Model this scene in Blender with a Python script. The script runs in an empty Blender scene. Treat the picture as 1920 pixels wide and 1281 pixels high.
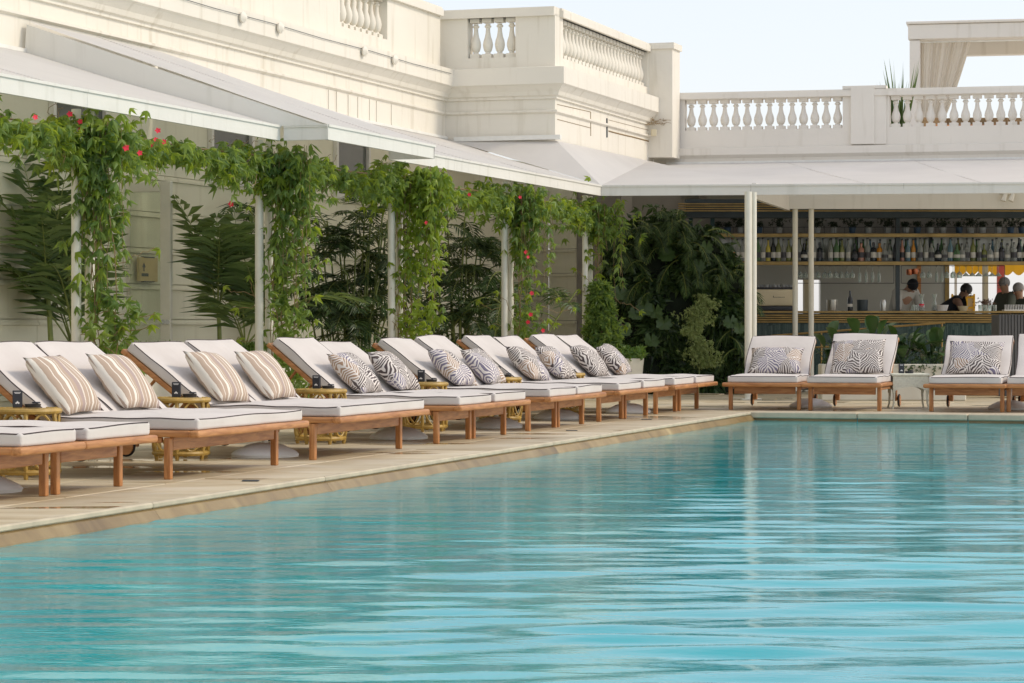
import bpy, math, random
import numpy as np
from mathutils import Vector, Matrix
R = math.radians; PI = math.pi
rnd = random.Random(7)
S = bpy.context.scene; COL = S.collection
# ------------------------------------------------------------------ camera, sky, sun, exposure
H = 0.95; FPX = 4800.0; YH = 605.0
cam = bpy.data.objects.new('camera', bpy.data.cameras.new('camera')); COL.objects.link(cam)
cam.location = (0, 0, H); cam.rotation_euler = (PI/2, 0, 0)
cam.data.lens = 90; cam.data.sensor_width = 36; cam.data.shift_y = -35.5/1920
cam.data.clip_start = .1; cam.data.clip_end = 3000
S.camera = cam
TH = math.atan(1548/FPX); CT, ST = math.cos(TH), math.sin(TH)
SUN_AZ_L = R(14); SUN_EL = R(40)      # direction of the sun: out over the pool, a little beyond the far end
sx = CT*math.cos(SUN_AZ_L)+ST*math.sin(SUN_AZ_L); sy = -ST*math.cos(SUN_AZ_L)+CT*math.sin(SUN_AZ_L)
sdir = Vector((sx*math.cos(SUN_EL), sy*math.cos(SUN_EL), math.sin(SUN_EL)))
W = bpy.data.worlds.new('World'); S.world = W; W.use_nodes = True
wn = W.node_tree; bg = wn.nodes['Background']; sky = wn.nodes.new('ShaderNodeTexSky')
sky.sky_type = 'NISHITA'; sky.sun_disc = False; sky.sun_elevation = SUN_EL
sky.sun_rotation = math.atan2(sdir.x, sdir.y); sky.air_density = 1.0; sky.dust_density = 1.5; sky.ozone_density = 1.0
veil = wn.nodes.new('ShaderNodeMix'); veil.data_type = 'RGBA'; veil.inputs[0].default_value = .72; veil.inputs[7].default_value = (3.2, 3.15, 3.25, 1)   # thin even cloud
wn.links.new(sky.outputs[0], veil.inputs[6]); wn.links.new(veil.outputs[2], bg.inputs[0]); bg.inputs[1].default_value = 0.15
sl = bpy.data.lights.new('sun', 'SUN'); sl.energy = .9; sl.angle = R(10); sl.color = (1, .88, .70)
so = bpy.data.objects.new('sun', sl); COL.objects.link(so)
so.rotation_euler = (-sdir).to_track_quat('-Z', 'Y').to_euler()
S.view_settings.view_transform = 'Standard'; S.view_settings.look = 'None'; S.view_settings.gamma = 1
S.view_settings.use_curve_mapping = False; S.view_settings.exposure = 0.90
# ------------------------------------------------------------------ frames
def L(lx, ly, z=0.0): return Vector((CT*lx+ST*ly, -ST*lx+CT*ly, z))     # wing frame: lx toward the pool, ly along the wing
def PXL(px, lx):                                                         # ly of the point of line lx=const seen in column px
    m = (px-960)/FPX; Z = -lx/(ST-CT*m); return Z*(ST*m+CT)
def C(px, Y, z=0.0): return Vector(((px-960)*Y/FPX, Y, z))
def ZC(py, Y): return H+(YH-py)*Y/FPX
# ------------------------------------------------------------------ mesh helpers
class MB:
    def __init__(s): s.v = []; s.f = []; s.smooth = False
    def add(s, vs, fs):
        o = len(s.v); s.v.extend([tuple(v) for v in vs]); s.f.extend([tuple(i+o for i in f) for f in fs]); return s
    def box(s, x0, x1, y0, y1, z0, z1, M=None):
        vs = [Vector((x, y, z)) for z in (z0, z1) for y in (y0, y1) for x in (x0, x1)]
        if M is not None: vs = [M @ v for v in vs]
        return s.add(vs, [(0,2,3,1),(4,5,7,6),(0,1,5,4),(2,6,7,3),(0,4,6,2),(1,3,7,5)])
    def seg(s, p0, p1, t0, t1, z0, z1):
        """box along plan line p0-p1; t0,t1 offsets to the right of travel (outward)"""
        p0 = Vector((p0[0], p0[1])); p1 = Vector((p1[0], p1[1])); d = (p1-p0).normalized(); n = Vector((d.y, -d.x))
        c = [p0+n*t0, p1+n*t0, p1+n*t1, p0+n*t1]
        vs = [(q.x, q.y, z0) for q in c]+[(q.x, q.y, z1) for q in c]
        return s.add(vs, [(0,1,2,3),(7,6,5,4),(0,4,5,1),(1,5,6,2),(2,6,7,3),(3,7,4,0)])
    def cbox(s, x0, x1, y0, y1, z0, z1, b=.006, M=None):
        """chamfered box"""
        cx, cy, cz = (x0+x1)/2, (y0+y1)/2, (z0+z1)/2; hx, hy, hz = (x1-x0)/2, (y1-y0)/2, (z1-z0)/2
        b = min(b, hx*.49, hy*.49, hz*.49)
        return s.rbox((cx, cy, cz), (hx, hy, hz), b, 1, 0, M)
    def rbox(s, c, h, r, k=2, inner=0, M=None, puff=None):
        """rounded box: h half sizes, r corner radius, k arc steps, inner extra cuts"""
        def ax(hh):
            a = [-hh+r*(i/k)*1.0 for i in range(k)]
            m = [-hh+r+(2*hh-2*r)*i/(inner+1) for i in range(inner+2)]
            return a+m+[-q for q in reversed(a)]
        X, Y, Z = ax(h[0]), ax(h[1]), ax(h[2]); idx = {}; vs = []; fs = []
        def vid(i, j, l):
            key = (i, j, l)
            if key not in idx:
                p = Vector((X[i], Y[j], Z[l])); q = Vector([max(-hh+r, min(hh-r, t)) for t, hh in zip(p, h)])
                d = p-q
                if d.length > 1e-9: p = q+d.normalized()*r if k > 1 or sum(abs(t) > 1e-9 for t in d) == 1 else q+d*(1/ (sum(abs(t) > 1e-9 for t in d)))*1.0
                if puff: p = puff(p, h)
                p = p+Vector(c)
                if M is not None: p = M @ p
                idx[key] = len(vs); vs.append(p)
            return idx[key]
        nx, ny, nz = len(X)-1, len(Y)-1, len(Z)-1
        for i in range(nx):
            for j in range(ny):
                fs.append((vid(i,j,0), vid(i,j+1,0), vid(i+1,j+1,0), vid(i+1,j,0)))
                fs.append((vid(i,j,nz), vid(i+1,j,nz), vid(i+1,j+1,nz), vid(i,j+1,nz)))
        for i in range(nx):
            for l in range(nz):
                fs.append((vid(i,0,l), vid(i+1,0,l), vid(i+1,0,l+1), vid(i,0,l+1)))
                fs.append((vid(i,ny,l), vid(i,ny,l+1), vid(i+1,ny,l+1), vid(i+1,ny,l)))
        for j in range(ny):
            for l in range(nz):
                fs.append((vid(0,j,l), vid(0,j,l+1), vid(0,j+1,l+1), vid(0,j+1,l)))
                fs.append((vid(nx,j,l), vid(nx,j+1,l), vid(nx,j+1,l+1), vid(nx,j,l+1)))
        return s.add(vs, fs)
    def tube(s, pts, r, n=6, cap=True):
        pts = [Vector(p) for p in pts]; rs = r if isinstance(r, (list, tuple)) else [r]*len(pts)
        up = Vector((0, 0, 1)); vs = []; fs = []; prev = None
        for i, p in enumerate(pts):
            d = (pts[min(i+1, len(pts)-1)]-pts[max(i-1, 0)])
            if d.length < 1e-9: d = Vector((0, 0, 1))
            d.normalize()
            if prev is None:
                a = d.cross(up if abs(d.z) < .9 else Vector((1, 0, 0))).normalized()
            else: a = (prev-d*prev.dot(d)); a = a.normalized() if a.length > 1e-6 else d.cross(Vector((1,0,0))).normalized()
            prev = a; b = d.cross(a)
            for q in range(n):
                t = 2*PI*q/n; vs.append(p+(a*math.cos(t)+b*math.sin(t))*rs[i])
        for i in range(len(pts)-1):
            for q in range(n): fs.append((i*n+q, i*n+(q+1)%n, (i+1)*n+(q+1)%n, (i+1)*n+q))
        if cap: fs.append(tuple(range(n-1, -1, -1))); fs.append(tuple((len(pts)-1)*n+q for q in range(n)))
        return s.add(vs, fs)
    def lathe(s, prof, c=(0, 0, 0), n=16, sq=None):
        vs = []; fs = []; m = len(prof)
        for (r, z) in prof:
            for q in range(n):
                t = 2*PI*(q+.5)/n; vs.append((c[0]+r*math.cos(t), c[1]+r*math.sin(t), c[2]+z))
        for i in range(m-1):
            for q in range(n): fs.append((i*n+q, i*n+(q+1)%n, (i+1)*n+(q+1)%n, (i+1)*n+q))
        fs.append(tuple(range(n-1, -1, -1))); fs.append(tuple((m-1)*n+q for q in range(n)))
        return s.add(vs, fs)
    def sph(s, c, r, n=10, m=7, sc=(1, 1, 1)):
        prof = [(r*math.sin(PI*i/m)+1e-4, -r*math.cos(PI*i/m)) for i in range(m+1)]
        o = len(s.v); s.lathe(prof, (0, 0, 0), n)
        s.v[o:] = [(v[0]*sc[0]+c[0], v[1]*sc[1]+c[1], v[2]*sc[2]+c[2]) for v in s.v[o:]]
        return s
    def leaf(s, p, d, w, nrm, fold=.25, droop=0.0):
        """lanceolate leaf of 4 triangles, folded on its midrib"""
        l = d.length; dn = d/l; sd = dn.cross(nrm)
        if sd.length < 1e-5: sd = dn.cross(Vector((1, .3, .2)))
        sd.normalize(); up = sd.cross(dn)
        m = p+d*.42-up*w*fold; t = p+d+Vector((0, 0, -droop*l)); a = p+d*.4+sd*w*.5+up*w*fold*.3; b = p+d*.4-sd*w*.5+up*w*fold*.3
        return s.add([p, a, m, b, t], [(0,2,1),(0,3,2),(1,2,4),(2,3,4)])
    def poly(s, pts, th=0.0):
        pts = [Vector(p) for p in pts]; n = len(pts)
        if not th: return s.add(pts, [tuple(range(n))])
        nr = Vector((0, 0, 0))
        for i in range(n): nr += pts[i].cross(pts[(i+1) % n])
        nr.normalize(); q = [p-nr*th for p in pts]
        return s.add(pts+q, [tuple(range(n)), tuple(range(2*n-1, n-1, -1))]+[(i, i+n, (i+1) % n+n, (i+1) % n) for i in range(n)])
    def sweep(s, path, prof):
        """prof: closed list of (out, z); path: plan points, outward = right of travel, mitred"""
        P = [Vector((p[0], p[1])) for p in path]; rings = []
        for i, p in enumerate(P):
            ns = []
            if i > 0: d = (P[i]-P[i-1]).normalized(); ns.append(Vector((d.y, -d.x)))
            if i < len(P)-1: d = (P[i+1]-P[i]).normalized(); ns.append(Vector((d.y, -d.x)))
            n = ns[0] if len(ns) == 1 else (ns[0]+ns[1])/(1+ns[0].dot(ns[1]))
            rings.append([(p.x+n.x*o, p.y+n.y*o, z) for o, z in prof])
        m = len(prof); vs = [v for r in rings for v in r]; fs = []
        for i in range(len(P)-1):
            for j in range(m): fs.append((i*m+j, i*m+(j+1) % m, (i+1)*m+(j+1) % m, (i+1)*m+j))
        fs.append(tuple(range(m))); fs.append(tuple((len(P)-1)*m+j for j in range(m-1, -1, -1)))
        return s.add(vs, fs)
    def mesh(s, name, m, smooth=False):
        me = bpy.data.meshes.new(name); me.from_pydata(s.v, [], s.f); me.materials.append(m)
        if smooth or s.smooth:
            me.polygons.foreach_set('use_smooth', [True]*len(me.polygons))
            try: me.set_sharp_from_angle(angle=R(38))
            except Exception: pass
        me.update(); return me
def tag(o, label=None, cat=None, group=None, kind=None):
    if label: o['label'] = label
    if cat: o['category'] = cat
    if group: o['group'] = group
    if kind: o['kind'] = kind
    return o
def ob(name, mb, m, parent=None, smooth=False, world=False, **k):
    me = mb if isinstance(mb, bpy.types.Mesh) else mb.mesh(name, m, smooth)
    o = bpy.data.objects.new(name, me); COL.objects.link(o)
    if parent: o.parent = parent
    if world and parent:
        M = Matrix.LocRotScale(parent.location, parent.rotation_euler, parent.scale).inverted()
        me.transform(M)
    return tag(o, **k) if k else o
def thing(name, label, cat, loc=(0, 0, 0), rz=0, group=None):
    o = bpy.data.objects.new(name, None); COL.objects.link(o); o.location = loc; o.rotation_euler = (0, 0, rz)
    o.empty_display_size = .1
    return tag(o, label, cat, group)
KIDS = {}
def kids(o): return [c for c in COL.objects if c.parent == o] if False else list(o.children)
def dup(root, loc, rz, label=None, group=None):
    r = root.copy(); COL.objects.link(r); r.location = loc; r.rotation_euler = (0, 0, rz)
    if label: r['label'] = label
    if group: r['group'] = group
    for ch in list(root.children):
        c = ch.copy(); COL.objects.link(c); c.parent = r
        for g in list(ch.children):
            d = g.copy(); COL.objects.link(d); d.parent = c
    return r
# ------------------------------------------------------------------ materials
def nt(name):
    m = bpy.data.materials.new(name); m.use_nodes = True; t = m.node_tree
    return m, t, t.nodes['Principled BSDF']
def N(t, typ, **k):
    n = t.nodes.new(typ)
    for a, b in k.items(): setattr(n, a, b)
    return n
def coords(t, rndoff=True, kind='Object'):
    tc = N(t, 'ShaderNodeTexCoord')
    if not rndoff: return tc.outputs[kind]
    oi = N(t, 'ShaderNodeObjectInfo'); ml = N(t, 'ShaderNodeMath', operation='MULTIPLY'); ml.inputs[1].default_value = 37
    t.links.new(oi.outputs['Random'], ml.inputs[0]); va = N(t, 'ShaderNodeVectorMath', operation='ADD')
    t.links.new(tc.outputs[kind], va.inputs[0]); t.links.new(ml.outputs[0], va.inputs[1]); return va.outputs[0]
def mat(name, col, rough=.6, var=.12, scale=4, bump=0.0, bscale=60, spec=.5, metal=0, col2=None, rvar=0.0, stretch=None, sheen=0):
    m, t, p = nt(name); lk = t.links; co = coords(t)
    if stretch:
        mp = N(t, 'ShaderNodeMapping'); mp.inputs['Scale'].default_value = stretch; lk.new(co, mp.inputs[0]); co = mp.outputs[0]
    nz = N(t, 'ShaderNodeTexNoise'); nz.inputs['Scale'].default_value = scale; nz.inputs['Detail'].default_value = 6; nz.inputs['Roughness'].default_value = .6
    lk.new(co, nz.inputs['Vector'])
    mr = N(t, 'ShaderNodeMapRange'); mr.inputs[1].default_value = .3; mr.inputs[2].default_value = .7; lk.new(nz.outputs[0], mr.inputs[0])
    mx = N(t, 'ShaderNodeMix', data_type='RGBA'); lk.new(mr.outputs[0], mx.inputs[0])
    c2 = col2 or [min(1, c*(1+var)) for c in col]
    mx.inputs[6].default_value = (*[c*(1-var) for c in col], 1) if not col2 else (*col, 1); mx.inputs[7].default_value = (*c2, 1)
    lk.new(mx.outputs[2], p.inputs['Base Color'])
    p.inputs['Roughness'].default_value = rough; p.inputs['Metallic'].default_value = metal; p.inputs['Specular IOR Level'].default_value = spec
    if rvar:
        r = N(t, 'ShaderNodeMapRange'); r.inputs[3].default_value = rough-rvar; r.inputs[4].default_value = rough+rvar
        lk.new(nz.outputs[0], r.inputs[0]); lk.new(r.outputs[0], p.inputs['Roughness'])
    if sheen: p.inputs['Sheen Weight'].default_value = sheen
    if bump:
        n2 = N(t, 'ShaderNodeTexNoise'); n2.inputs['Scale'].default_value = bscale; n2.inputs['Detail'].default_value = 4; lk.new(co, n2.inputs['Vector'])
        b = N(t, 'ShaderNodeBump'); b.inputs['Strength'].default_value = bump; b.inputs['Distance'].default_value = .01
        lk.new(n2.outputs[0], b.inputs['Height']); lk.new(b.outputs[0], p.inputs['Normal'])
    return m
def leafmat(name, a, b, trans=.35, rough=.4, c=None):
    m, t, p = nt(name); lk = t.links
    g = N(t, 'ShaderNodeNewGeometry'); cr = N(t, 'ShaderNodeValToRGB'); lk.new(g.outputs['Random Per Island'], cr.inputs[0])
    cr.color_ramp.elements[0].color = (*a, 1); cr.color_ramp.elements[1].color = (*b, 1)
    if c: e = cr.color_ramp.elements.new(.93); e.color = (*b, 1); cr.color_ramp.elements[2].color = (*c, 1)
    lk.new(cr.outputs[0], p.inputs['Base Color']); p.inputs['Roughness'].default_value = rough; p.inputs['Specular IOR Level'].default_value = .4
    tr = N(t, 'ShaderNodeBsdfTranslucent'); hs = N(t, 'ShaderNodeMix', data_type='RGBA'); hs.inputs[0].default_value = .5
    lk.new(cr.outputs[0], hs.inputs[6]); hs.inputs[7].default_value = (b[0]*2.2, b[1]*2.0, b[2]*.8, 1)
    lk.new(hs.outputs[2], tr.inputs[0]); mx = N(t, 'ShaderNodeMixShader'); mx.inputs[0].default_value = trans
    lk.new(p.outputs[0], mx.inputs[1]); lk.new(tr.outputs[0], mx.inputs[2]); lk.new(mx.outputs[0], t.nodes['Material Output'].inputs[0])
    return m
def glassmat(name, col=(.9, .95, .92), refl=.25):
    m, t, p = nt(name); lk = t.links; tr = N(t, 'ShaderNodeBsdfTransparent'); tr.inputs[0].default_value = (*col, 1)
    p.inputs['Base Color'].default_value = (*[c*.7 for c in col], 1); p.inputs['Roughness'].default_value = .05
    lw = N(t, 'ShaderNodeLayerWeight'); lw.inputs[0].default_value = .35; ad = N(t, 'ShaderNodeMath', operation='ADD'); ad.inputs[1].default_value = refl; ad.use_clamp = True
    lk.new(lw.outputs['Facing'], ad.inputs[0]); mx = N(t, 'ShaderNodeMixShader'); lk.new(ad.outputs[0], mx.inputs[0])
    lk.new(tr.outputs[0], mx.inputs[1]); lk.new(p.outputs[0], mx.inputs[2]); lk.new(mx.outputs[0], t.nodes['Material Output'].inputs[0]); return m
def wallmat(name, col, dirt=(.42, .36, .24), amt=.5):
    """painted stucco, with damp streaks running down and grime"""
    m, t, p = nt(name); lk = t.links; g = N(t, 'ShaderNodeNewGeometry')
    mp = N(t, 'ShaderNodeMapping'); mp.inputs['Scale'].default_value = (5.0, 5.0, .45); lk.new(g.outputs['Position'], mp.inputs[0])
    n1 = N(t, 'ShaderNodeTexNoise'); n1.inputs['Scale'].default_value = 1.6; n1.inputs['Detail'].default_value = 8; lk.new(mp.outputs[0], n1.inputs['Vector'])
    n2 = N(t, 'ShaderNodeTexNoise'); n2.inputs['Scale'].default_value = 1.1; n2.inputs['Detail'].default_value = 5; lk.new(g.outputs['Position'], n2.inputs['Vector'])
    r1 = N(t, 'ShaderNodeMapRange'); r1.inputs[1].default_value = .56; r1.inputs[2].default_value = .8; r1.inputs[4].default_value = amt; lk.new(n1.outputs[0], r1.inputs[0])
    mx = N(t, 'ShaderNodeMix', data_type='RGBA'); lk.new(r1.outputs[0], mx.inputs[0]); mx.inputs[7].default_value = (*dirt, 1)
    mv = N(t, 'ShaderNodeMix', data_type='RGBA'); lk.new(n2.outputs[0], mv.inputs[0]); mv.inputs[6].default_value = (*[c*.9 for c in col], 1); mv.inputs[7].default_value = (*[min(1, c*1.06) for c in col], 1)
    lk.new(mv.outputs[2], mx.inputs[6]); lk.new(mx.outputs[2], p.inputs['Base Color']); p.inputs['Roughness'].default_value = .65
    n3 = N(t, 'ShaderNodeTexNoise'); n3.inputs['Scale'].default_value = 9; n3.inputs['Detail'].default_value = 6; lk.new(g.outputs['Position'], n3.inputs['Vector'])
    b = N(t, 'ShaderNodeBump'); b.inputs['Strength'].default_value = .35; b.inputs['Distance'].default_value = .012; lk.new(n3.outputs[0], b.inputs['Height']); lk.new(b.outputs[0], p.inputs['Normal'])
    return m
M_wall = wallmat('painted_stucco', (.80, .755, .66), (.46, .40, .28), .5)
M_wall2 = wallmat('painted_stucco_warm', (.79, .745, .67), (.46, .40, .30), .45)
M_course = wallmat('stone_course_paint', (.84, .82, .66), amt=.3)
M_fascia = wallmat('awning_fascia', (.76, .74, .68), (.40, .38, .30), .35)
M_roof = mat('awning_fabric', (.88, .86, .84), .7, .05, 1.2, .15, 30)
t_ = M_roof.node_tree; tr_ = N(t_, 'ShaderNodeBsdfTranslucent'); tr_.inputs[0].default_value = (.75, .72, .68, 1); mx_ = N(t_, 'ShaderNodeMixShader'); mx_.inputs[0].default_value = .42
t_.links.new(t_.nodes['Principled BSDF'].outputs[0], mx_.inputs[1]); t_.links.new(tr_.outputs[0], mx_.inputs[2]); t_.links.new(mx_.outputs[0], t_.nodes['Material Output'].inputs[0])
M_under = mat('awning_lining', (.55, .56, .50), .8, .06, 1.5)
M_post = mat('post_paint', (.75, .73, .63), .4, .06, 6, .05)
M_metalw = mat('white_metal', (.80, .79, .74), .4, .06, 8)
M_dark = mat('dark_metal', (.03, .045, .055), .5, .2, 6)
M_teal = mat('teal_metal', (.01, .05, .055), .45, .2, 6)
M_brass = mat('brass_trim', (.30, .205, .075), .38, .25, 5, metal=.6)
M_black = mat('black_plastic', (.02, .022, .03), .4, .1)
M_rubber = mat('black_rubber', (.02, .02, .02), .7, .1)
M_steel = mat('steel', (.5, .5, .47), .3, .1, 4, metal=.8)
M_white = mat('white_print', (.75, .75, .75), .6, .03)
M_paper = mat('cream_board', (.66, .58, .40), .6, .08)
M_cream = mat('planter_paint', (.66, .63, .52), .55, .08, 3, .1)
M_rattan = mat('rattan_cane', (.42, .27, .06), .45, .3, 14, .2, 80)
M_wick = mat('white_wicker', (.68, .68, .55), .6, .12, 40, .6, 120)
M_darkwall = mat('dark_grey_wall', (.33, .31, .28), .8, .08, 1.5)  # own dark grey tone of the recess wall and shelf back board
M_grey = mat('grey_backboard', (.42, .42, .38), .25, .08, 1.2)
M_mirror = mat('pale_reflection_glass', (.74, .74, .68), .12, .15, 1.5, spec=.8)  # reflection in the glass behind the bottles put in as a pale base colour
M_panel = mat('charcoal_fluted', (.10, .10, .10), .6, .1)
M_glassw = mat('window_glass', (.10, .11, .10), .12, .15, 1.0, spec=.7)
M_soil = mat('soil', (.05, .035, .02), .9, .3, 20)
M_stem = mat('green_cane', (.20, .24, .06), .5, .3, 9)
M_stemb = mat('woody_stem', (.28, .19, .09), .7, .3, 20)
M_flower = mat('red_flower', (.75, .02, .05), .5, .1)
M_skin = mat('skin', (.40, .23, .15), .5, .06)
M_skind = mat('skin_dark', (.20, .11, .07), .5, .06)
M_shirt = mat('white_shirt', (.55, .53, .48), .8, .08, 8)
M_blk = mat('black_cloth', (.012, .014, .02), .9, .1)
M_navy = mat('navy_cloth', (.03, .06, .10), .8, .1)
M_olive = mat('olive_cloth', (.07, .08, .06), .8, .15)
M_hairg = mat('grey_hair', (.22, .21, .20), .7, .2, 30)
M_hair = mat('dark_hair', (.015, .012, .012), .6, .2, 30)
M_copper = mat('copper', (.35, .12, .06), .25, .1, metal=.9)
M_terra = mat('terracotta', (.45, .16, .06), .7, .15)
M_bluepot = mat('blue_glaze', (.06, .11, .18), .3, .3, 12)
M_whitepot = mat('white_glaze', (.45, .46, .46), .3, .2, 12)
M_yellow = mat('yellow_awning', (.90, .62, .06), .6, .05)
t_ = M_yellow.node_tree; tr_ = N(t_, 'ShaderNodeBsdfTranslucent'); tr_.inputs[0].default_value = (1, .75, .12, 1); mx_ = N(t_, 'ShaderNodeMixShader'); mx_.inputs[0].default_value = .5
t_.links.new(t_.nodes['Principled BSDF'].outputs[0], mx_.inputs[1]); t_.links.new(tr_.outputs[0], mx_.inputs[2]); t_.links.new(mx_.outputs[0], t_.nodes['Material Output'].inputs[0])
M_redp = mat('red_paint', (.6, .10, .08), .6, .05)
M_glass = glassmat('clear_glass')
M_glassdoor = glassmat('door_glass', (.93, .96, .90), .03)
V_leafs = leafmat('vine_leaf', (.05, .12, .03), (.24, .34, .09), .48)
V_backlit = leafmat('vine_leaf_backlit', (.13, .22, .03), (.29, .38, .05), .5)  # yellow-green of light coming through the leaves is put into this colour
V_palm = leafmat('palm_leaf', (.045, .09, .035), (.15, .22, .08), .35, .35)
V_bamboo = leafmat('bamboo_palm_leaf', (.025, .06, .022), (.10, .16, .055), .15, .4)
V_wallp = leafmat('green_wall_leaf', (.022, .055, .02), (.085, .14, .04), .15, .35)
V_light = leafmat('variegated_leaf', (.18, .26, .08), (.38, .44, .18), .2, .5)
V_mons = leafmat('monstera_leaf', (.035, .08, .025), (.08, .14, .04), .2, .35)
V_lily = leafmat('lily_leaf', (.025, .06, .02), (.05, .10, .03), .12, .28)
V_ground = leafmat('ground_plant_leaf', (.07, .15, .03), (.16, .26, .05), .3)
V_dark = leafmat('shelf_plant_leaf', (.015, .03, .014), (.03, .05, .02), .1)
def woodmat(scale=(2.2, 18, 18)):
    m, t, p = nt('teak'); lk = t.links; co = coords(t)
    mp = N(t, 'ShaderNodeMapping'); mp.inputs['Scale'].default_value = scale; lk.new(co, mp.inputs[0])
    nz = N(t, 'ShaderNodeTexNoise'); nz.inputs['Scale'].default_value = 2.2; nz.inputs['Detail'].default_value = 8; nz.inputs['Distortion'].default_value = .6; lk.new(mp.outputs[0], nz.inputs['Vector'])
    cr = N(t, 'ShaderNodeValToRGB'); lk.new(nz.outputs[0], cr.inputs[0])
    cr.color_ramp.elements[0].position = .3; cr.color_ramp.elements[0].color = (.33, .125, .035, 1)
    cr.color_ramp.elements[1].position = .72; cr.color_ramp.elements[1].color = (.58, .275, .10, 1)
    lk.new(cr.outputs[0], p.inputs['Base Color']); p.inputs['Roughness'].default_value = .45
    b = N(t, 'ShaderNodeBump'); b.inputs['Strength'].default_value = .25; b.inputs['Distance'].default_value = .004; lk.new(nz.outputs[0], b.inputs['Height']); lk.new(b.outputs[0], p.inputs['Normal'])
    return m
M_teak = woodmat(); M_teaky = woodmat((18, 2.2, 18)); M_teakz = woodmat((20, 20, 2.6))
def fabric():
    m, t, p = nt('cushion_fabric'); lk = t.links; co = coords(t)
    p.inputs['Roughness'].default_value = .85; p.inputs['Sheen Weight'].default_value = .2
    n1 = N(t, 'ShaderNodeTexNoise'); n1.inputs['Scale'].default_value = 3; n1.inputs['Detail'].default_value = 5; lk.new(co, n1.inputs['Vector'])
    cr = N(t, 'ShaderNodeValToRGB'); lk.new(n1.outputs[0], cr.inputs[0]); cr.color_ramp.elements[0].position = .3; cr.color_ramp.elements[1].position = .7
    cr.color_ramp.elements[0].color = (.59, .54, .50, 1); cr.color_ramp.elements[1].color = (.67, .62, .58, 1); lk.new(cr.outputs[0], p.inputs['Base Color'])
    n2 = N(t, 'ShaderNodeTexNoise'); n2.inputs['Scale'].default_value = 5; n2.inputs['Detail'].default_value = 3; lk.new(co, n2.inputs['Vector'])
    b = N(t, 'ShaderNodeBump'); b.inputs['Strength'].default_value = .5; b.inputs['Distance'].default_value = .015; lk.new(n2.outputs[0], b.inputs['Height']); lk.new(b.outputs[0], p.inputs['Normal'])
    return m
M_fab = fabric()
M_pipe = mat('dark_piping', (.05, .03, .03), .7, .1)
def stripes():
    m, t, p = nt('striped_cotton'); lk = t.links; tc = N(t, 'ShaderNodeTexCoord'); sp = N(t, 'ShaderNodeSeparateXYZ'); lk.new(tc.outputs['Object'], sp.inputs[0])
    ms = []
    for k, off, th in ((61, 0.4, .80), (143, 1.1, .90), (27, .7, .86)):
        a = N(t, 'ShaderNodeMath', operation='MULTIPLY_ADD'); a.inputs[1].default_value = k; a.inputs[2].default_value = off; lk.new(sp.outputs[0], a.inputs[0])
        s_ = N(t, 'ShaderNodeMath', operation='SINE'); lk.new(a.outputs[0], s_.inputs[0])
        g = N(t, 'ShaderNodeMath', operation='GREATER_THAN'); g.inputs[1].default_value = th; lk.new(s_.outputs[0], g.inputs[0]); ms.append(g)
    mx = N(t, 'ShaderNodeMath', operation='MAXIMUM'); lk.new(ms[0].outputs[0], mx.inputs[0]); lk.new(ms[1].outputs[0], mx.inputs[1])
    c1 = N(t, 'ShaderNodeMix', data_type='RGBA'); lk.new(mx.outputs[0], c1.inputs[0]); c1.inputs[6].default_value = (.45, .345, .265, 1); c1.inputs[7].default_value = (.78, .73, .64, 1)
    c2 = N(t, 'ShaderNodeMix', data_type='RGBA'); lk.new(ms[2].outputs[0], c2.inputs[0]); lk.new(c1.outputs[2], c2.inputs[6]); c2.inputs[7].default_value = (.40, .31, .28, 1)
    lk.new(c2.outputs[2], p.inputs['Base Color']); p.inputs['Roughness'].default_value = .85
    return m
M_stripe = stripes()
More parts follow.
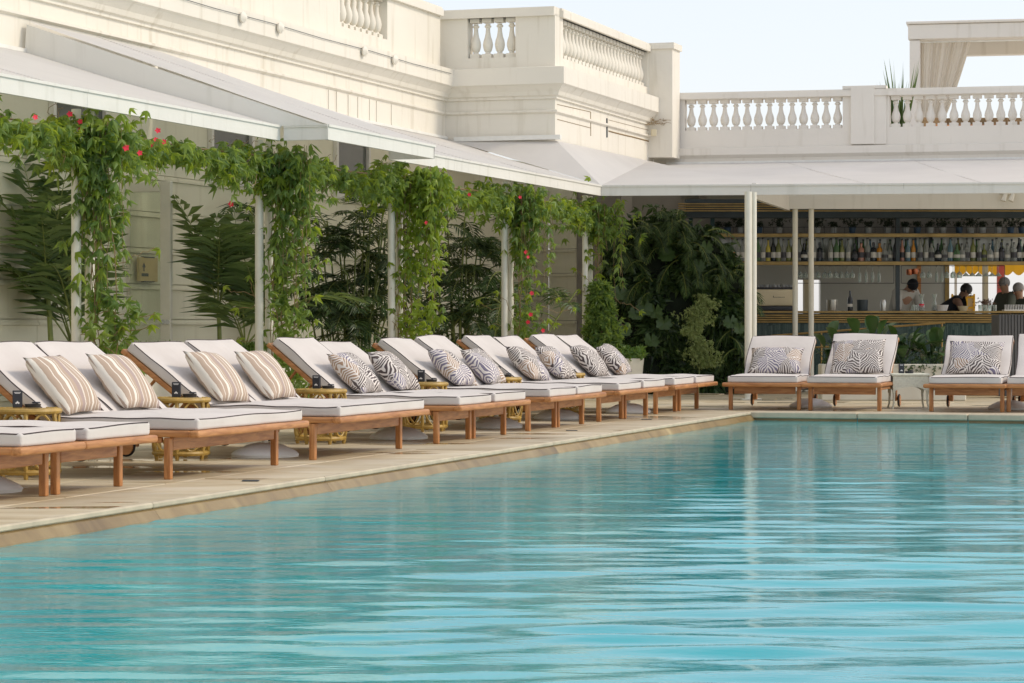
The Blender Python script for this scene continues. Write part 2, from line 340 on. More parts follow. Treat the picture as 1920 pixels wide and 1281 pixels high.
def fronds():
    """printed fern leaves: each cell is a leaf whose ribs run off its own midrib"""
    m, t, p = nt('fern_print'); lk = t.links; co = coords(t)
    mp = N(t, 'ShaderNodeMapping'); lk.new(co, mp.inputs[0]); mp.inputs['Scale'].default_value = (1, 1, .05)
    nz = N(t, 'ShaderNodeTexNoise'); nz.inputs['Scale'].default_value = 5; lk.new(mp.outputs[0], nz.inputs['Vector'])
    vm = N(t, 'ShaderNodeVectorMath', operation='MULTIPLY_ADD'); vm.inputs[1].default_value = (.15, .15, 0); lk.new(nz.outputs[1], vm.inputs[0]); lk.new(mp.outputs[0], vm.inputs[2])
    vo = N(t, 'ShaderNodeTexVoronoi'); vo.inputs['Scale'].default_value = 5.6; lk.new(vm.outputs[0], vo.inputs['Vector'])
    sc = N(t, 'ShaderNodeVectorMath', operation='SCALE'); sc.inputs['Scale'].default_value = 1.0; lk.new(vm.outputs[0], sc.inputs[0])
    sb = N(t, 'ShaderNodeVectorMath', operation='SUBTRACT'); lk.new(sc.outputs[0], sb.inputs[0]); lk.new(vo.outputs['Position'], sb.inputs[1])
    sr = N(t, 'ShaderNodeSeparateColor'); lk.new(vo.outputs['Color'], sr.inputs[0])
    an = N(t, 'ShaderNodeMath', operation='MULTIPLY'); an.inputs[1].default_value = 6.28; lk.new(sr.outputs[0], an.inputs[0])
    vr = N(t, 'ShaderNodeVectorRotate', rotation_type='Z_AXIS'); lk.new(sb.outputs[0], vr.inputs[0]); lk.new(an.outputs[0], vr.inputs['Angle'])
    sx_ = N(t, 'ShaderNodeSeparateXYZ'); lk.new(vr.outputs[0], sx_.inputs[0])
    ab = N(t, 'ShaderNodeMath', operation='ABSOLUTE'); lk.new(sx_.outputs[1], ab.inputs[0])
    a1 = N(t, 'ShaderNodeMath', operation='MULTIPLY_ADD'); a1.inputs[1].default_value = .9; lk.new(ab.outputs[0], a1.inputs[0]); lk.new(sx_.outputs[0], a1.inputs[2])
    a2 = N(t, 'ShaderNodeMath', operation='MULTIPLY'); a2.inputs[1].default_value = 215; lk.new(a1.outputs[0], a2.inputs[0])
    sn = N(t, 'ShaderNodeMath', operation='SINE'); lk.new(a2.outputs[0], sn.inputs[0])
    g = N(t, 'ShaderNodeMath', operation='GREATER_THAN'); g.inputs[1].default_value = -.05; lk.new(sn.outputs[0], g.inputs[0])
    ve = N(t, 'ShaderNodeMath', operation='GREATER_THAN'); ve.inputs[1].default_value = .004; lk.new(ab.outputs[0], ve.inputs[0])
    gg = N(t, 'ShaderNodeMath', operation='MULTIPLY'); lk.new(g.outputs[0], gg.inputs[0]); lk.new(ve.outputs[0], gg.inputs[1])
    cr = N(t, 'ShaderNodeValToRGB'); cr.color_ramp.interpolation = 'CONSTANT'; lk.new(sr.outputs[1], cr.inputs[0])
    cr.color_ramp.elements[0].color = (.07, .05, .05, 1); cr.color_ramp.elements[1].position = .45; cr.color_ramp.elements[1].color = (.17, .15, .22, 1)
    e = cr.color_ramp.elements.new(.68); e.color = (.34, .22, .14, 1); e = cr.color_ramp.elements.new(.86); e.color = (.10, .075, .07, 1)
    mx = N(t, 'ShaderNodeMix', data_type='RGBA'); lk.new(gg.outputs[0], mx.inputs[0]); mx.inputs[6].default_value = (.70, .65, .60, 1); lk.new(cr.outputs[0], mx.inputs[7])
    lk.new(mx.outputs[2], p.inputs['Base Color']); p.inputs['Roughness'].default_value = .75
    return m
M_fern = fronds()
def stone(name, a, b, c, wet=False):
    m, t, p = nt(name); lk = t.links; g = N(t, 'ShaderNodeNewGeometry'); oi = N(t, 'ShaderNodeObjectInfo')
    rt = N(t, 'ShaderNodeMapping'); rt.inputs['Rotation'].default_value = (0, 0, -(PI/2-TH)); rt.inputs['Scale'].default_value = (.45, 1.6, 1); lk.new(g.outputs['Position'], rt.inputs[0])
    ad = N(t, 'ShaderNodeVectorMath', operation='ADD'); lk.new(rt.outputs[0], ad.inputs[0]); lk.new(oi.outputs['Random'], ad.inputs[1])
    n1 = N(t, 'ShaderNodeTexNoise'); n1.inputs['Scale'].default_value = 2.2; n1.inputs['Detail'].default_value = 9; n1.inputs['Roughness'].default_value = .62; n1.inputs['Distortion'].default_value = .5; lk.new(ad.outputs[0], n1.inputs['Vector'])
    cr = N(t, 'ShaderNodeValToRGB'); lk.new(n1.outputs[0], cr.inputs[0]); cr.color_ramp.elements[0].position = .28; cr.color_ramp.elements[1].position = .75
    cr.color_ramp.elements[0].color = (*a, 1); cr.color_ramp.elements[1].color = (*c, 1); e = cr.color_ramp.elements.new(.5); e.color = (*b, 1)
    hv = N(t, 'ShaderNodeHueSaturation'); mr = N(t, 'ShaderNodeMapRange'); mr.inputs[3].default_value = .85; mr.inputs[4].default_value = 1.12; lk.new(oi.outputs['Random'], mr.inputs[0]); lk.new(mr.outputs[0], hv.inputs['Value']); lk.new(cr.outputs[0], hv.inputs['Color'])
    # damp patches near the water: darker and glossy
    n2 = N(t, 'ShaderNodeTexNoise'); n2.inputs['Scale'].default_value = 1.3; n2.inputs['Detail'].default_value = 3; lk.new(rt.outputs[0], n2.inputs['Vector'])
    w = N(t, 'ShaderNodeMapRange'); w.inputs[1].default_value = .30 if wet else .60; w.inputs[2].default_value = .38 if wet else .64; lk.new(n2.outputs[0], w.inputs[0])
    dk = N(t, 'ShaderNodeMix', data_type='RGBA', blend_type='MULTIPLY'); lk.new(w.outputs[0], dk.inputs[0]); lk.new(hv.outputs[0], dk.inputs[6]); dk.inputs[7].default_value = (.72, .66, .56, 1)
    lk.new(dk.outputs[2], p.inputs['Base Color'])
    rr = N(t, 'ShaderNodeMapRange'); rr.inputs[3].default_value = .5; rr.inputs[4].default_value = .34 if wet else .06; lk.new(w.outputs[0], rr.inputs[0]); lk.new(rr.outputs[0], p.inputs['Roughness'])
    b_ = N(t, 'ShaderNodeBump'); b_.inputs['Strength'].default_value = .15; b_.inputs['Distance'].default_value = .01; lk.new(n1.outputs[0], b_.inputs['Height']); lk.new(b_.outputs[0], p.inputs['Normal'])
    return m
M_deck = stone('deck_stone', (.38, .29, .16), (.54, .46, .31), (.64, .58, .46))
M_cope = stone('wet_coping_stone', (.20, .13, .045), (.36, .26, .11), (.50, .39, .20), True)
M_edge = mat('coping_edge', (.50, .43, .31), .7, .15, 6)
def watermat():
    m, t, p = nt('pool_water'); lk = t.links; g = N(t, 'ShaderNodeNewGeometry')
    n0 = N(t, 'ShaderNodeTexNoise'); n0.inputs['Scale'].default_value = .5; n0.inputs['Detail'].default_value = 2; lk.new(g.outputs['Position'], n0.inputs['Vector'])
    cr = N(t, 'ShaderNodeValToRGB'); lk.new(n0.outputs[0], cr.inputs[0]); cr.color_ramp.elements[0].position = .3; cr.color_ramp.elements[1].position = .7
    cr.color_ramp.elements[0].color = (.002, .33, .385, 1); cr.color_ramp.elements[1].color = (.010, .40, .44, 1)
    mp = N(t, 'ShaderNodeMapping'); mp.inputs['Scale'].default_value = (1.6, 4.5, 1); lk.new(g.outputs['Position'], mp.inputs[0])
    n1 = N(t, 'ShaderNodeTexNoise'); n1.inputs['Scale'].default_value = 2.6; n1.inputs['Detail'].default_value = 5; n1.inputs['Roughness'].default_value = .55; lk.new(mp.outputs[0], n1.inputs['Vector'])
    b = N(t, 'ShaderNodeBump'); b.inputs['Strength'].default_value = 1.0; b.inputs['Distance'].default_value = .004; lk.new(n1.outputs[0], b.inputs['Height'])
    df = N(t, 'ShaderNodeBsdfDiffuse'); lk.new(cr.outputs[0], df.inputs[0])
    gl = N(t, 'ShaderNodeBsdfGlossy'); gl.inputs['Roughness'].default_value = .02; gl.inputs[0].default_value = (1, 1, 1, 1); lk.new(b.outputs[0], gl.inputs['Normal'])
    fr = N(t, 'ShaderNodeFresnel'); fr.inputs[0].default_value = 1.38; lk.new(b.outputs[0], fr.inputs['Normal'])
    mx = N(t, 'ShaderNodeMixShader'); lk.new(fr.outputs[0], mx.inputs[0]); lk.new(df.outputs[0], mx.inputs[1]); lk.new(gl.outputs[0], mx.inputs[2])
    lk.new(mx.outputs[0], t.nodes['Material Output'].inputs[0]); return m
M_water = watermat()
# ------------------------------------------------------------------ ground, pool, deck
EX = -5.93; EY = 26.62; WZ = -.085
def quadL(mb, x0, x1, y0, y1, z): return mb.poly([L(x0, y0, z), L(x1, y0, z), L(x1, y1, z), L(x0, y1, z)])
g = MB(); PX0, PX1, PY0, PY1 = EX+.02, 13, -4, EY-.02
for a in ((-400, PX0, -300, 600), (PX1, 400, -300, 600), (PX0, PX1, -300, PY0), (PX0, PX1, PY1, 600)): quadL(g, *a, -.03)
ob('ground', g, M_deck, kind='structure')
g = MB(); z0 = -1.5
quadL(g, PX0, PX1, PY0, PY1, z0)
c = [L(PX0, PY0), L(PX1, PY0), L(PX1, PY1), L(PX0, PY1)]
for i in range(4):
    a, b = c[i], c[(i+1) % 4]; g.poly([(a.x, a.y, z0), (b.x, b.y, z0), (b.x, b.y, -.031), (a.x, a.y, -.031)])
M_basin = mat('pool_tiles', (.10, .42, .45), .4, .1, 3)
ob('pool_basin', g, M_basin, kind='structure')
def waves():
    xs = np.concatenate([np.arange(EX-.05, 1.5, .07), np.arange(1.6, 13.01, .6)]); ys = np.concatenate([np.arange(-4, 4.9, .4), np.arange(5, EY+.05, .03)])
    X, Y = np.meshgrid(xs, ys); wx = CT*X+ST*Y; wy = -ST*X+CT*Y
    Z = np.zeros_like(wx); r = np.random.RandomState(5)
    for lam, amp, n in ((2.4, .0034, 3), (.95, .0019, 5), (.42, .0021, 9), (.22, .0010, 14)):
        for i in range(n):
            th = PI/2+r.normal(0, .14 if lam > .6 else .24)+.05; k = 2*PI/(lam*r.uniform(.75, 1.35)); ph = r.uniform(0, 6.28)
            ek = k*.22; e = .55+.45*np.sin(ek*(wx*math.sin(th)-wy*math.cos(th))*.8+ph*3)*np.sin(ek*wy*.7+ph*5+wx*.3)
            Z += amp*e*np.sin(k*(wx*math.cos(th)+wy*math.sin(th))+ph+.7*np.sin(wx*.9+ph))
    # calmer toward the far end
    fade = np.clip(1.35-(wy-7)/13, .34, 1.3)*(.74+.26*np.tanh((X+3.6)*1.3)); Z = Z*fade+WZ
    ny, nx = X.shape; v = np.stack([wx, wy, Z], -1).reshape(-1, 3)
    i = np.arange(ny-1)[:, None]*nx+np.arange(nx-1)[None, :]; f = np.stack([i, i+1, i+1+nx, i+nx], -1).reshape(-1, 4)
    me = bpy.data.meshes.new('pool_water'); me.vertices.add(len(v)); me.vertices.foreach_set('co', v.ravel().astype('f'))
    me.loops.add(len(f)*4); me.loops.foreach_set('vertex_index', f.ravel().astype('i')); me.polygons.add(len(f))
    me.polygons.foreach_set('loop_start', np.arange(0, len(f)*4, 4).astype('i')); me.update(calc_edges=True)
    me.polygons.foreach_set('use_smooth', np.ones(len(f), bool)); me.materials.append(M_water); return me
o = bpy.data.objects.new('pool_water', waves()); COL.objects.link(o); tag(o, kind='structure')
# wet sloping coping: one stone at a time, with pale rounded edge line
deck = bpy.data.objects.new('pool_deck', None); COL.objects.link(deck); tag(deck, kind='structure')
def piece(name, mb, m): return ob(name, mb, m, deck)
y = 5.0; i = 0
while y < EY-.3:
    y1 = min(y+2.4, EY); a, b = y+.0015, y1-.0015
    mb = MB(); prof = [(EX+.012, -.028), (EX+.028, -.034), (EX+.062, -.080), (EX+.08, -.16), (EX-.02, -.16), (EX-.02, -.028)]
    vs = [L(x, a, z) for x, z in prof]+[L(x, b, z) for x, z in prof]; n = len(prof)
    mb.add(vs, [tuple(range(n)), tuple(range(2*n-1, n-1, -1))]+[(k, k+n, (k+1) % n+n, (k+1) % n) for k in range(n)]); piece('coping_stone', mb, M_cope)
    mb = MB(); M = Matrix.Rotation(-TH, 4, 'Z'); mb.cbox(EX-.022, EX+.02, a, b, -.026, .006, .008, M); piece('edge_stone', mb, M_edge)
    y = y1; i += 1
x = EX
while x < 3:
    x1 = x+1.15; a, b = x+.004, x1-.004; M = Matrix.Rotation(-TH, 4, 'Z')
    mb = MB(); mb.cbox(a, b, EY-.06, EY+.30, -.06, .006, .01, M); piece('edge_stone', mb, M_edge)
    mb = MB(); mb.box(a, b, EY-.03, EY+.05, -.5, -.061, M); piece('coping_stone', mb, M_cope); x = x1
M = Matrix.Rotation(-TH, 4, 'Z')
r = random.Random(3)
for i in range(6):
    x1 = EX-.024-i*.62; y = 7.0-r.uniform(0, 1)
    while y < EY+6:
        y1 = y+1.25; d = r.uniform(-.0015, .0015)
        mb = MB(); mb.cbox(x1-.616, x1-.002, y+.003, y1-.003, -.025, .0+d, .004, M); piece('slab', mb, M_deck); y = y1
for i in range(9):
    y0 = EY+.304+i*.62; x = EX-.05+(i % 2)*.4
    while x < .5:
        x1 = x+1.25; d = r.uniform(-.0015, .0015)
        mb = MB(); mb.cbox(x+.003, x1-.003, y0+.002, y0+.616, -.025, d, .004, M); piece('slab', mb, M_deck); x = x1
for px_, py_, lab_ in ((1212, 787, 'small dark deck drain near the last lounger pair'), (1072, 808, 'small dark deck drain by third lounger pair'), (470, 902, 'small dark deck drain by the nearest wide lounger')):
    Yd = 4560/(py_-605); q_ = C(px_, Yd, .0035); mb = MB(); mb.cbox(q_.x-.05, q_.x+.05, Yd-.045, Yd+.045, .0015, .005, .001); tag(ob('deck_drain', mb, M_dark), lab_, 'drain')
# ------------------------------------------------------------------ hotel wing (left) and turret block
WX = -11.35; BY = 32.3; BX = -9.82; BE = 37.4
wing = thing('hotel_wing', 'cream stucco hotel wing with moulded cornice and balustraded parapet running along the left', 'building', L(WX, 22))
def wp(name, mb, m=M_wall, smooth=False, parent=None): return ob(name, mb, m, parent or wing, smooth, world=True) if (parent is None or parent is wing) else ob(name, mb, m, parent, smooth)
path = [L(WX, 4), L(WX, BY), L(BX, BY), L(BX, BE)]
path = [(p.x, p.y) for p in path]
mb = MB(); mb.sweep([path[0], path[1]], [(0, 3.30), (0, 4.30), (-3, 4.30), (-3, 3.30)]); wp('upper_wall', mb)
mb = MB(); mb.sweep([path[1], path[2], path[3]], [(0, 3.30), (0, 4.30), (-1.2, 4.30), (-1.2, 3.30)]); wp('upper_wall', mb)
mb = MB(); mb.sweep(path, [(.001, 3.71), (.035, 3.73), (.035, 3.755), (.001, 3.765)]); wp('string_moulding', mb)
mb = MB(); mb.sweep(path, [(.001, 3.90), (.03, 3.905), (.03, 3.935), (.06, 3.95), (.08, 4.0), (.14, 4.07), (.17, 4.09), (.17, 4.31), (.001, 4.335)]); wp('cornice', mb)
# lower wall: stone courses between moulded joints
mb = MB(); mb.seg(L(WX-.04, 4), L(WX-.04, 37.1), -.4, 0, 0, 3.31); wp('lower_wall', mb, M_course)
zs = [0.0, .30, .64, .98, 1.335, 1.695, 2.06, 2.44]
k = 0
for zi in range(len(zs)-1):
    y = 5.0+(zi % 2)*.0
    while y < 37.0:
        y1 = min(y+2.667, 37.05)
        mb = MB(); d = rnd.uniform(-.002, .002)
        mb.seg(L(WX-.039, y+.004), L(WX-.039, y1-.004), 0, .04+d, zs[zi]+.006, zs[zi+1]-.055)
        mb.seg(L(WX-.039, y+.004), L(WX-.039, y1-.004), 0, .062+d, zs[zi+1]-.052, zs[zi+1]-.03)
        mb.seg(L(WX-.039, y+.004), L(WX-.039, y1-.004), 0, .05+d, zs[zi+1]-.0295, zs[zi+1]-.004)
        wp('stone_course', mb, M_course); y = y1
mb = MB(); mb.seg(L(WX-.039, 5), L(WX-.039, 37.05), 0, .03, 2.445, 3.30); wp('frieze_panel', mb, M_course)
for yc in (21.8, 25.3, 28.85):       # dark fanlight windows high under the awning
    w = MB(); w.seg(L(WX-.008, yc-.5), L(WX-.008, yc+.5), .0, .012, 2.49, 3.12); win = wp('window', w, M_glassw)
    for (a, b, c_, d) in ((-.56, .56, 2.43, 2.49), (-.56, .56, 3.12, 3.18), (-.56, -.5, 2.492, 3.118), (.5, .56, 2.492, 3.118)):
        f = MB(); f.seg(L(WX-.006, yc+a), L(WX-.006, yc+b), 0, .05, c_, d); wp('window_frame', f, M_metalw)
# wall ribs beneath the cornice (recessed upright joints)
for px in (615, 630, 652, 670, 692, 705, 733):
    y0 = PXL(px, WX); mb = MB(); mb.seg(L(WX, y0), L(WX, y0+.09), 0.001, .012, 3.42, 3.70); wp('wall_rib', mb)
# parapet with balustrade openings
BAL = [(.062, 0), (.062, .05), (.040, .06), (.033, .085), (.05, .10), (.062, .14), (.068, .18), (.060, .23), (.040, .29), (.030, .35), (.028, .40), (.045, .415), (.045, .43), (.030, .44), (.034, .455), (.060, .47), (.060, .54)]
def bal_mesh(hh):
    mb = MB(); sc = hh/.54; mb.lathe([(r_, z*sc) for r_, z in BAL[2:15]], n=14)
    mb.box(-.065, .065, -.065, .065, 0, .058*sc); mb.box(-.065, .065, -.065, .065, .468*sc, hh); return mb.mesh('baluster', M_wall, True)
BM = bal_mesh(.55)
def parapet(parent, p0, p1, z0, zt, ops, zo0, zo1, t=.22, m=M_wall, bm=BM, step=.17, cap=.12, out=0.0):
    """ops: list of (s0,s1) along p0-p1 open between zo0,zo1"""
    p0, p1 = Vector(p0[:2]), Vector(p1[:2]); d = (p1-p0).normalized(); Ln = (p1-p0).length; n = Vector((d.y, -d.x))
    P = lambda s: p0+d*s
    mb = MB(); s = 0; mb.seg(P(0), P(Ln), -t+out, out, z0, zo0)
    for a, b in list(ops)+[(Ln, Ln)]:
        if a > s+.01: mb.seg(P(s), P(a), -t+out, out, zo0, zo1)
        s = b
    mb.seg(P(0), P(Ln), -t+out, out, zo1, zt-cap)
    ob('parapet', mb, m, parent, world=True)
    mb = MB(); mb.seg(P(-.0), P(Ln), -t-.05+out, .05+out, zt-cap, zt-.03); mb.seg(P(0), P(Ln), -t-.03+out, .03+out, zt-.03, zt); ob('handrail', mb, m, parent, world=True)
    for a, b in ops:
        k = max(1, round((b-a)/step)); st = (b-a)/k
        for i in range(k):
            q = P(a+st*(i+.5))+n*(-t/2+out); o = bpy.data.objects.new('baluster', bm); COL.objects.link(o); o.parent = parent
            o.location = Vector((q.x, q.y, zo0))-parent.location; o.rotation_euler = (0, 0, math.atan2(d.y, d.x))
parapet(wing, L(WX-.001, 4), L(WX-.001, BY-.21), 4.30, 5.14, [(6.0, 7.6), (10.0, 11.6), (24.5, 26.1)], 4.50, 5.02, step=.2)
parapet(wing, L(WX-.2, BY), L(BX-.002, BY), 4.30, 5.12, [(.51, 1.18)], 4.47, 5.02)
parapet(wing, L(BX-.001, BY+.22), L(BX-.001, BE-.3), 4.30, 5.12, [(.15, 4.55)], 4.47, 5.0, step=.178)
mb = MB(); mb.seg(L(BX-.25, BE-.3), L(BX-.25, BE+.15), 0, .62, 3.42, 5.04); mb.seg(L(BX-.28, BE-.33), L(BX-.28, BE+.18), 0, .68, 5.04, 5.13); wp('corner_pier', mb)
mb = MB(); mb.seg(L(WX-1.1, 2), L(WX-1.1, BY+.9), -1.5, 0, 4.2, 8.5); wp('penthouse_wall', mb)
# open panel joints and a crack on the block's pool side
def joint(px0, y0_, px1, y1_, w=.008, nm='panel_joint', m=None):
    a0, a1 = PXL(px0, BX), PXL(px1, BX); p, q = L(BX+.003, a0), L(BX+.003, a1); p.z = ZC(y0_, p.y); q.z = ZC(y1_, q.y)
    mb = MB(); k = 6; pts = [p.lerp(q, i/k)+Vector((0, 0, rnd.uniform(-.006, .006) if nm == 'crack' and 0 < i < k else 0)) for i in range(k+1)]; mb.tube(pts, w/2, 4); wp(nm, mb, m or M_stemb)
joint(1045, 196, 1107, 210); joint(1107, 210, 1107.2, 255, .012); joint(1045, 224, 1107, 240); joint(1137, 222, 1137.2, 258, .03, 'crack', M_dark); joint(1141, 246, 1226, 268, .02, 'crack', M_stemb)
joint(1141, 225, 1226, 247, .006)
# little round bell fixtures on a cord along the wall
cord = thing('festoon_cord', 'thin cord with round pale lamps strung along the upper stucco band', 'string lights', L(WX+.19, 22, 4.2))
pts = [L(WX+.185, 8+i*1.5, 4.245-.012*(i % 2)) for i in range(17)]
mb = MB(); mb.tube(pts, .004, 5); ob('cord', mb, M_dark, cord, world=True)
for px in (455, 525, 683, 740):
    yy = PXL(px, WX+.2); q = L(WX+.2, yy, 4.215); mb = MB(); mb.lathe([(.012, -.02), (.055, -.015), (.065, .01), (.03, .04), (.01, .045)], n=14)
    mb.v = [tuple(q+Vector((CT*v[2], -ST*v[2], 0))+Vector((ST*v[0], CT*v[0], v[1]))) for v in mb.v]; ob('lamp', mb, M_wall, cord, True, world=True)
# ------------------------------------------------------------------ back building (terrace over the bar)
back = thing('terrace_building', 'low cream building behind the bar with long white balustrade', 'building', (5, 39, 0))
q0, q1 = Vector((2.15, 38.80)), Vector((9.6, 37.0)); dq = (q1-q0).normalized()
bl = (q1-q0).length
mb = MB(); mb.seg(q0, q1, -8, 0, 3.34, 3.60); ob('roof_slab', mb, M_wall2, back, world=True)
mb = MB(); mb.sweep([q0, q1], [(.001, 3.36), (.02, 3.37), (.03, 3.42), (.09, 3.47), (.09, 3.575), (.001, 3.59)]); ob('cornice', mb, M_wall2, back, world=True)
def sq(px):   # distance along q0-q1 of column px
    m = (px-960)/FPX; # X=mY ; q=q0+d*s
    return (m*q0.y-q0.x)/(dq.x-m*dq.y)
BM2 = bal_mesh(.47)
BM2.materials.clear(); BM2.materials.append(M_wall2)
parapet(back, q0, q1, 3.60, 4.42, [(sq(1284), sq(1580)), (sq(1668), bl-.2)], 3.85, 4.31, t=.2, m=M_wall2, bm=BM2, step=.169, cap=.10)
mb = MB(); mb.seg(q0+dq*sq(1596), q0+dq*sq(1640), .001, .06, 3.60, 4.46); mb.seg(q0+dq*sq(1580), q0+dq*sq(1662), -.23, .035, 4.425, 4.47); mb.seg(q0+dq*sq(1640), q0+dq*sq(1662), .001, .03, 3.60, 4.32); ob('pier', mb, M_wall2, back, world=True)
nest = MB()
for i in range(60):
    p = L(BX+.03, BE-.42, 3.93)+Vector((rnd.uniform(.0, .25), rnd.uniform(-.08, .05), rnd.uniform(-.03, .05))); d = Vector((rnd.uniform(-.12, .12), rnd.uniform(-.05, .05), rnd.uniform(-.03, .04)))
    nest.tube([p, p+d], .003, 3)
tag(ob('bird_nest', nest, M_stemb), 'scruffy brown twig nest on the ledge where block meets terrace building', 'nest')
mb = MB(); a = L(BX+.01, BE-.42, 3.70); mb.rbox((a.x+.10, a.y-.03, 3.78), (.04, .03, .05), .008); tag(ob('junction_box', mb, M_paper), 'small yellowed junction box under the twig nest on the wall', 'junction box')
# cabana with curtains on the terrace
cab = thing('cabana', 'white cabana frame with gathered sheer curtain on the roof terrace', 'cabana', C(1716, 41.5, 3.6))
c0 = C(1716, 41.5); 
def cb(name, x0, x1, y0, y1, z0, z1, m=M_wall2): mb = MB(); mb.cbox(x0, x1, y0, y1, z0, z1, .01); return ob(name, mb, m, cab, world=True)
X0 = c0.x
for (xx, yy) in ((X0, 41.5), (X0+3.2, 41.5), (X0, 44.2), (X0+3.2, 44.2)): cb('post', xx-.085, xx+.085, yy-.085, yy+.085, 3.6, 5.52)
cb('beam', X0-.11, X0+3.3, 41.39, 41.61, 5.53, 5.77); cb('beam', X0-.11, X0+3.3, 44.09, 44.31, 5.53, 5.77)
cb('beam', X0-.1, X0+.1, 41.615, 44.085, 5.53, 5.77); cb('beam', X0+3.1, X0+3.29, 41.615, 44.085, 5.53, 5.77)
cb('roof_panel', X0-.14, X0+3.33, 41.36, 44.34, 5.775, 5.82)
M_sheer, t_, p_ = nt('sheer_curtain'); p_.inputs['Base Color'].default_value = (.72, .66, .56, 1); p_.inputs['Roughness'].default_value = .9
tr_ = N(t_, 'ShaderNodeBsdfTranslucent'); tr_.inputs[0].default_value = (.8, .76, .68, 1); mx_ = N(t_, 'ShaderNodeMixShader'); mx_.inputs[0].default_value = .45
t_.links.new(p_.outputs[0], mx_.inputs[1]); t_.links.new(tr_.outputs[0], mx_.inputs[2]); t_.links.new(mx_.outputs[0], t_.nodes['Material Output'].inputs[0])
def curtain(x0, wt, wb, y, z0, z1):
    mb = MB(); nu, nv = 90, 14; vs = []
    for j in range(nv+1):
        v = j/nv; z = z1+(z0-z1)*v; pin = max(0, 1-abs(v-1)/1.0)
        w = wt*(1-v)**.8+wb*(1-(1-v)**.8)
        for i in range(nu+1):
            u = i/nu; vs.append((x0+w*u, y+.03*math.sin(u*26*PI/1.6)+.015*math.sin(u*71), z))
    fs = [(j*(nu+1)+i, j*(nu+1)+i+1, (j+1)*(nu+1)+i+1, (j+1)*(nu+1)+i) for j in range(nv) for i in range(nu)]
    mb.add(vs, fs); return mb
ob('curtain', curtain(X0+.09, .80, .32, 41.5, 4.15, 5.48), M_sheer, cab, True, world=True)
ob('curtain', curtain(X0+.2, .22, .30, 41.5, 3.62, 4.14), M_sheer, cab, True, world=True)
mb = MB(); mb.tube([(X0+.085, 41.5, 5.49), (X0+3.1, 41.5, 5.49)], .012, 8); ob('curtain_rail', mb, M_metalw, cab, world=True)
cab.rotation_euler = (0, 0, -R(12))
for (px, hh, mt, lab) in ((1672, .9, M_yellow, 'ochre pot with spiky snake plant, left of pair behind balustrade'), (1689, 1.25, M_terra, 'terracotta pot with taller spiky snake plant beside the cabana post')):
    p = thing('potted_plant', lab, 'potted plant', C(px, 39.3, 3.6)); mb = MB(); mb.lathe([(.09, 0), (.13, .22), (.14, .24), (.12, .24), (.12, .20)], n=16); ob('pot', mb, mt, p, True)
    mb = MB()
    for i in range(44):
        a = rnd.uniform(0, 6.28); l = hh*rnd.uniform(.55, 1); d = Vector((math.cos(a)*.22*l, math.sin(a)*.22*l, l)); mb.leaf(Vector((math.cos(a)*.05, math.sin(a)*.05, .2)), d, .035, Vector((math.cos(a+1), math.sin(a+1), 0)))
    ob('foliage', mb, V_palm, p)
for i, px in enumerate((1765, 1800, 1830, 1862, 1905)):
    p = thing('terrace_chair', ['low wooden terrace chair glimpsed between the balusters, left end', 'second wooden terrace chair seen through the balusters', 'middle wooden terrace chair glimpsed between balusters', 'fourth wooden terrace chair with higher back between balusters', 'wooden terrace chair at right edge behind balusters'][i], 'chair', C(px, 40.2, 3.6), rnd.uniform(-.5, .5), 'chairs on the roof terrace')
    mb = MB(); mb.cbox(-.22, .22, -.22, .22, .40, .44); ob('seat', mb, M_teak, p)
    mb = MB(); mb.cbox(-.22, .22, .18, .22, .44, .58); ob('backrest', mb, M_stemb, p)
    for (a, b) in ((-1, -1), (1, -1), (-1, 1), (1, 1)): mb = MB(); mb.box(a*.2-.02, a*.2+.02, b*.2-.02, b*.2+.02, 0, .40); ob('leg', mb, M_teak, p)
# ------------------------------------------------------------------ awning with posts
FX = -8.82; ZB, ZT = 2.545, 2.675; ZW = 3.40; CY0, CY1 = 20.73, 23.50; CX = -8.37
A = L(FX, 31.0); B = Vector((2.985, 32.0, 0)); E = Vector((8.6, 31.2, 0))
aw = thing('awning', 'long white canvas awning with pale fascia along the wing and round to the bar', 'awning', L(FX, 24))
def ap(name, mb, m): return ob(name, mb, m, aw, world=True)
def roof(pts, name='roof_panel'):
    mb = MB(); mb.poly(pts); ap(name, mb, M_roof)
def fascia(p, q, z0=ZB, z1=ZT, t=.03, cut=1.9):
    p, q = Vector(p[:2]), Vector(q[:2]); ln = (q-p).length; k = max(1, round(ln/cut))
    for i in range(k):
        a = p+(q-p)*(i/k); b = p+(q-p)*((i+1)/k); d = (b-a).normalized()*.002
        mb = MB(); mb.seg(a+d, b-d, -t, 0, z0, z1); mb.seg(a+d, b-d, -t, .012, z1-.018, z1+.004); ap('fascia_board', mb, M_fascia)
fascia(L(FX, 8), L(FX, CY0)); fascia(L(FX, CY1), (A.x, A.y)); fascia(A, B); fascia(B, E)
fascia(L(FX+.031, CY0+.0), L(CX-.0, CY0)); fascia(L(CX, CY0), L(CX, CY1))
mb = MB(); mb.seg(L(CX, CY1), L(FX, CY1), -.03, 0, ZB, ZT); ap('fascia_board', mb, M_fascia)
z = ZT+.002
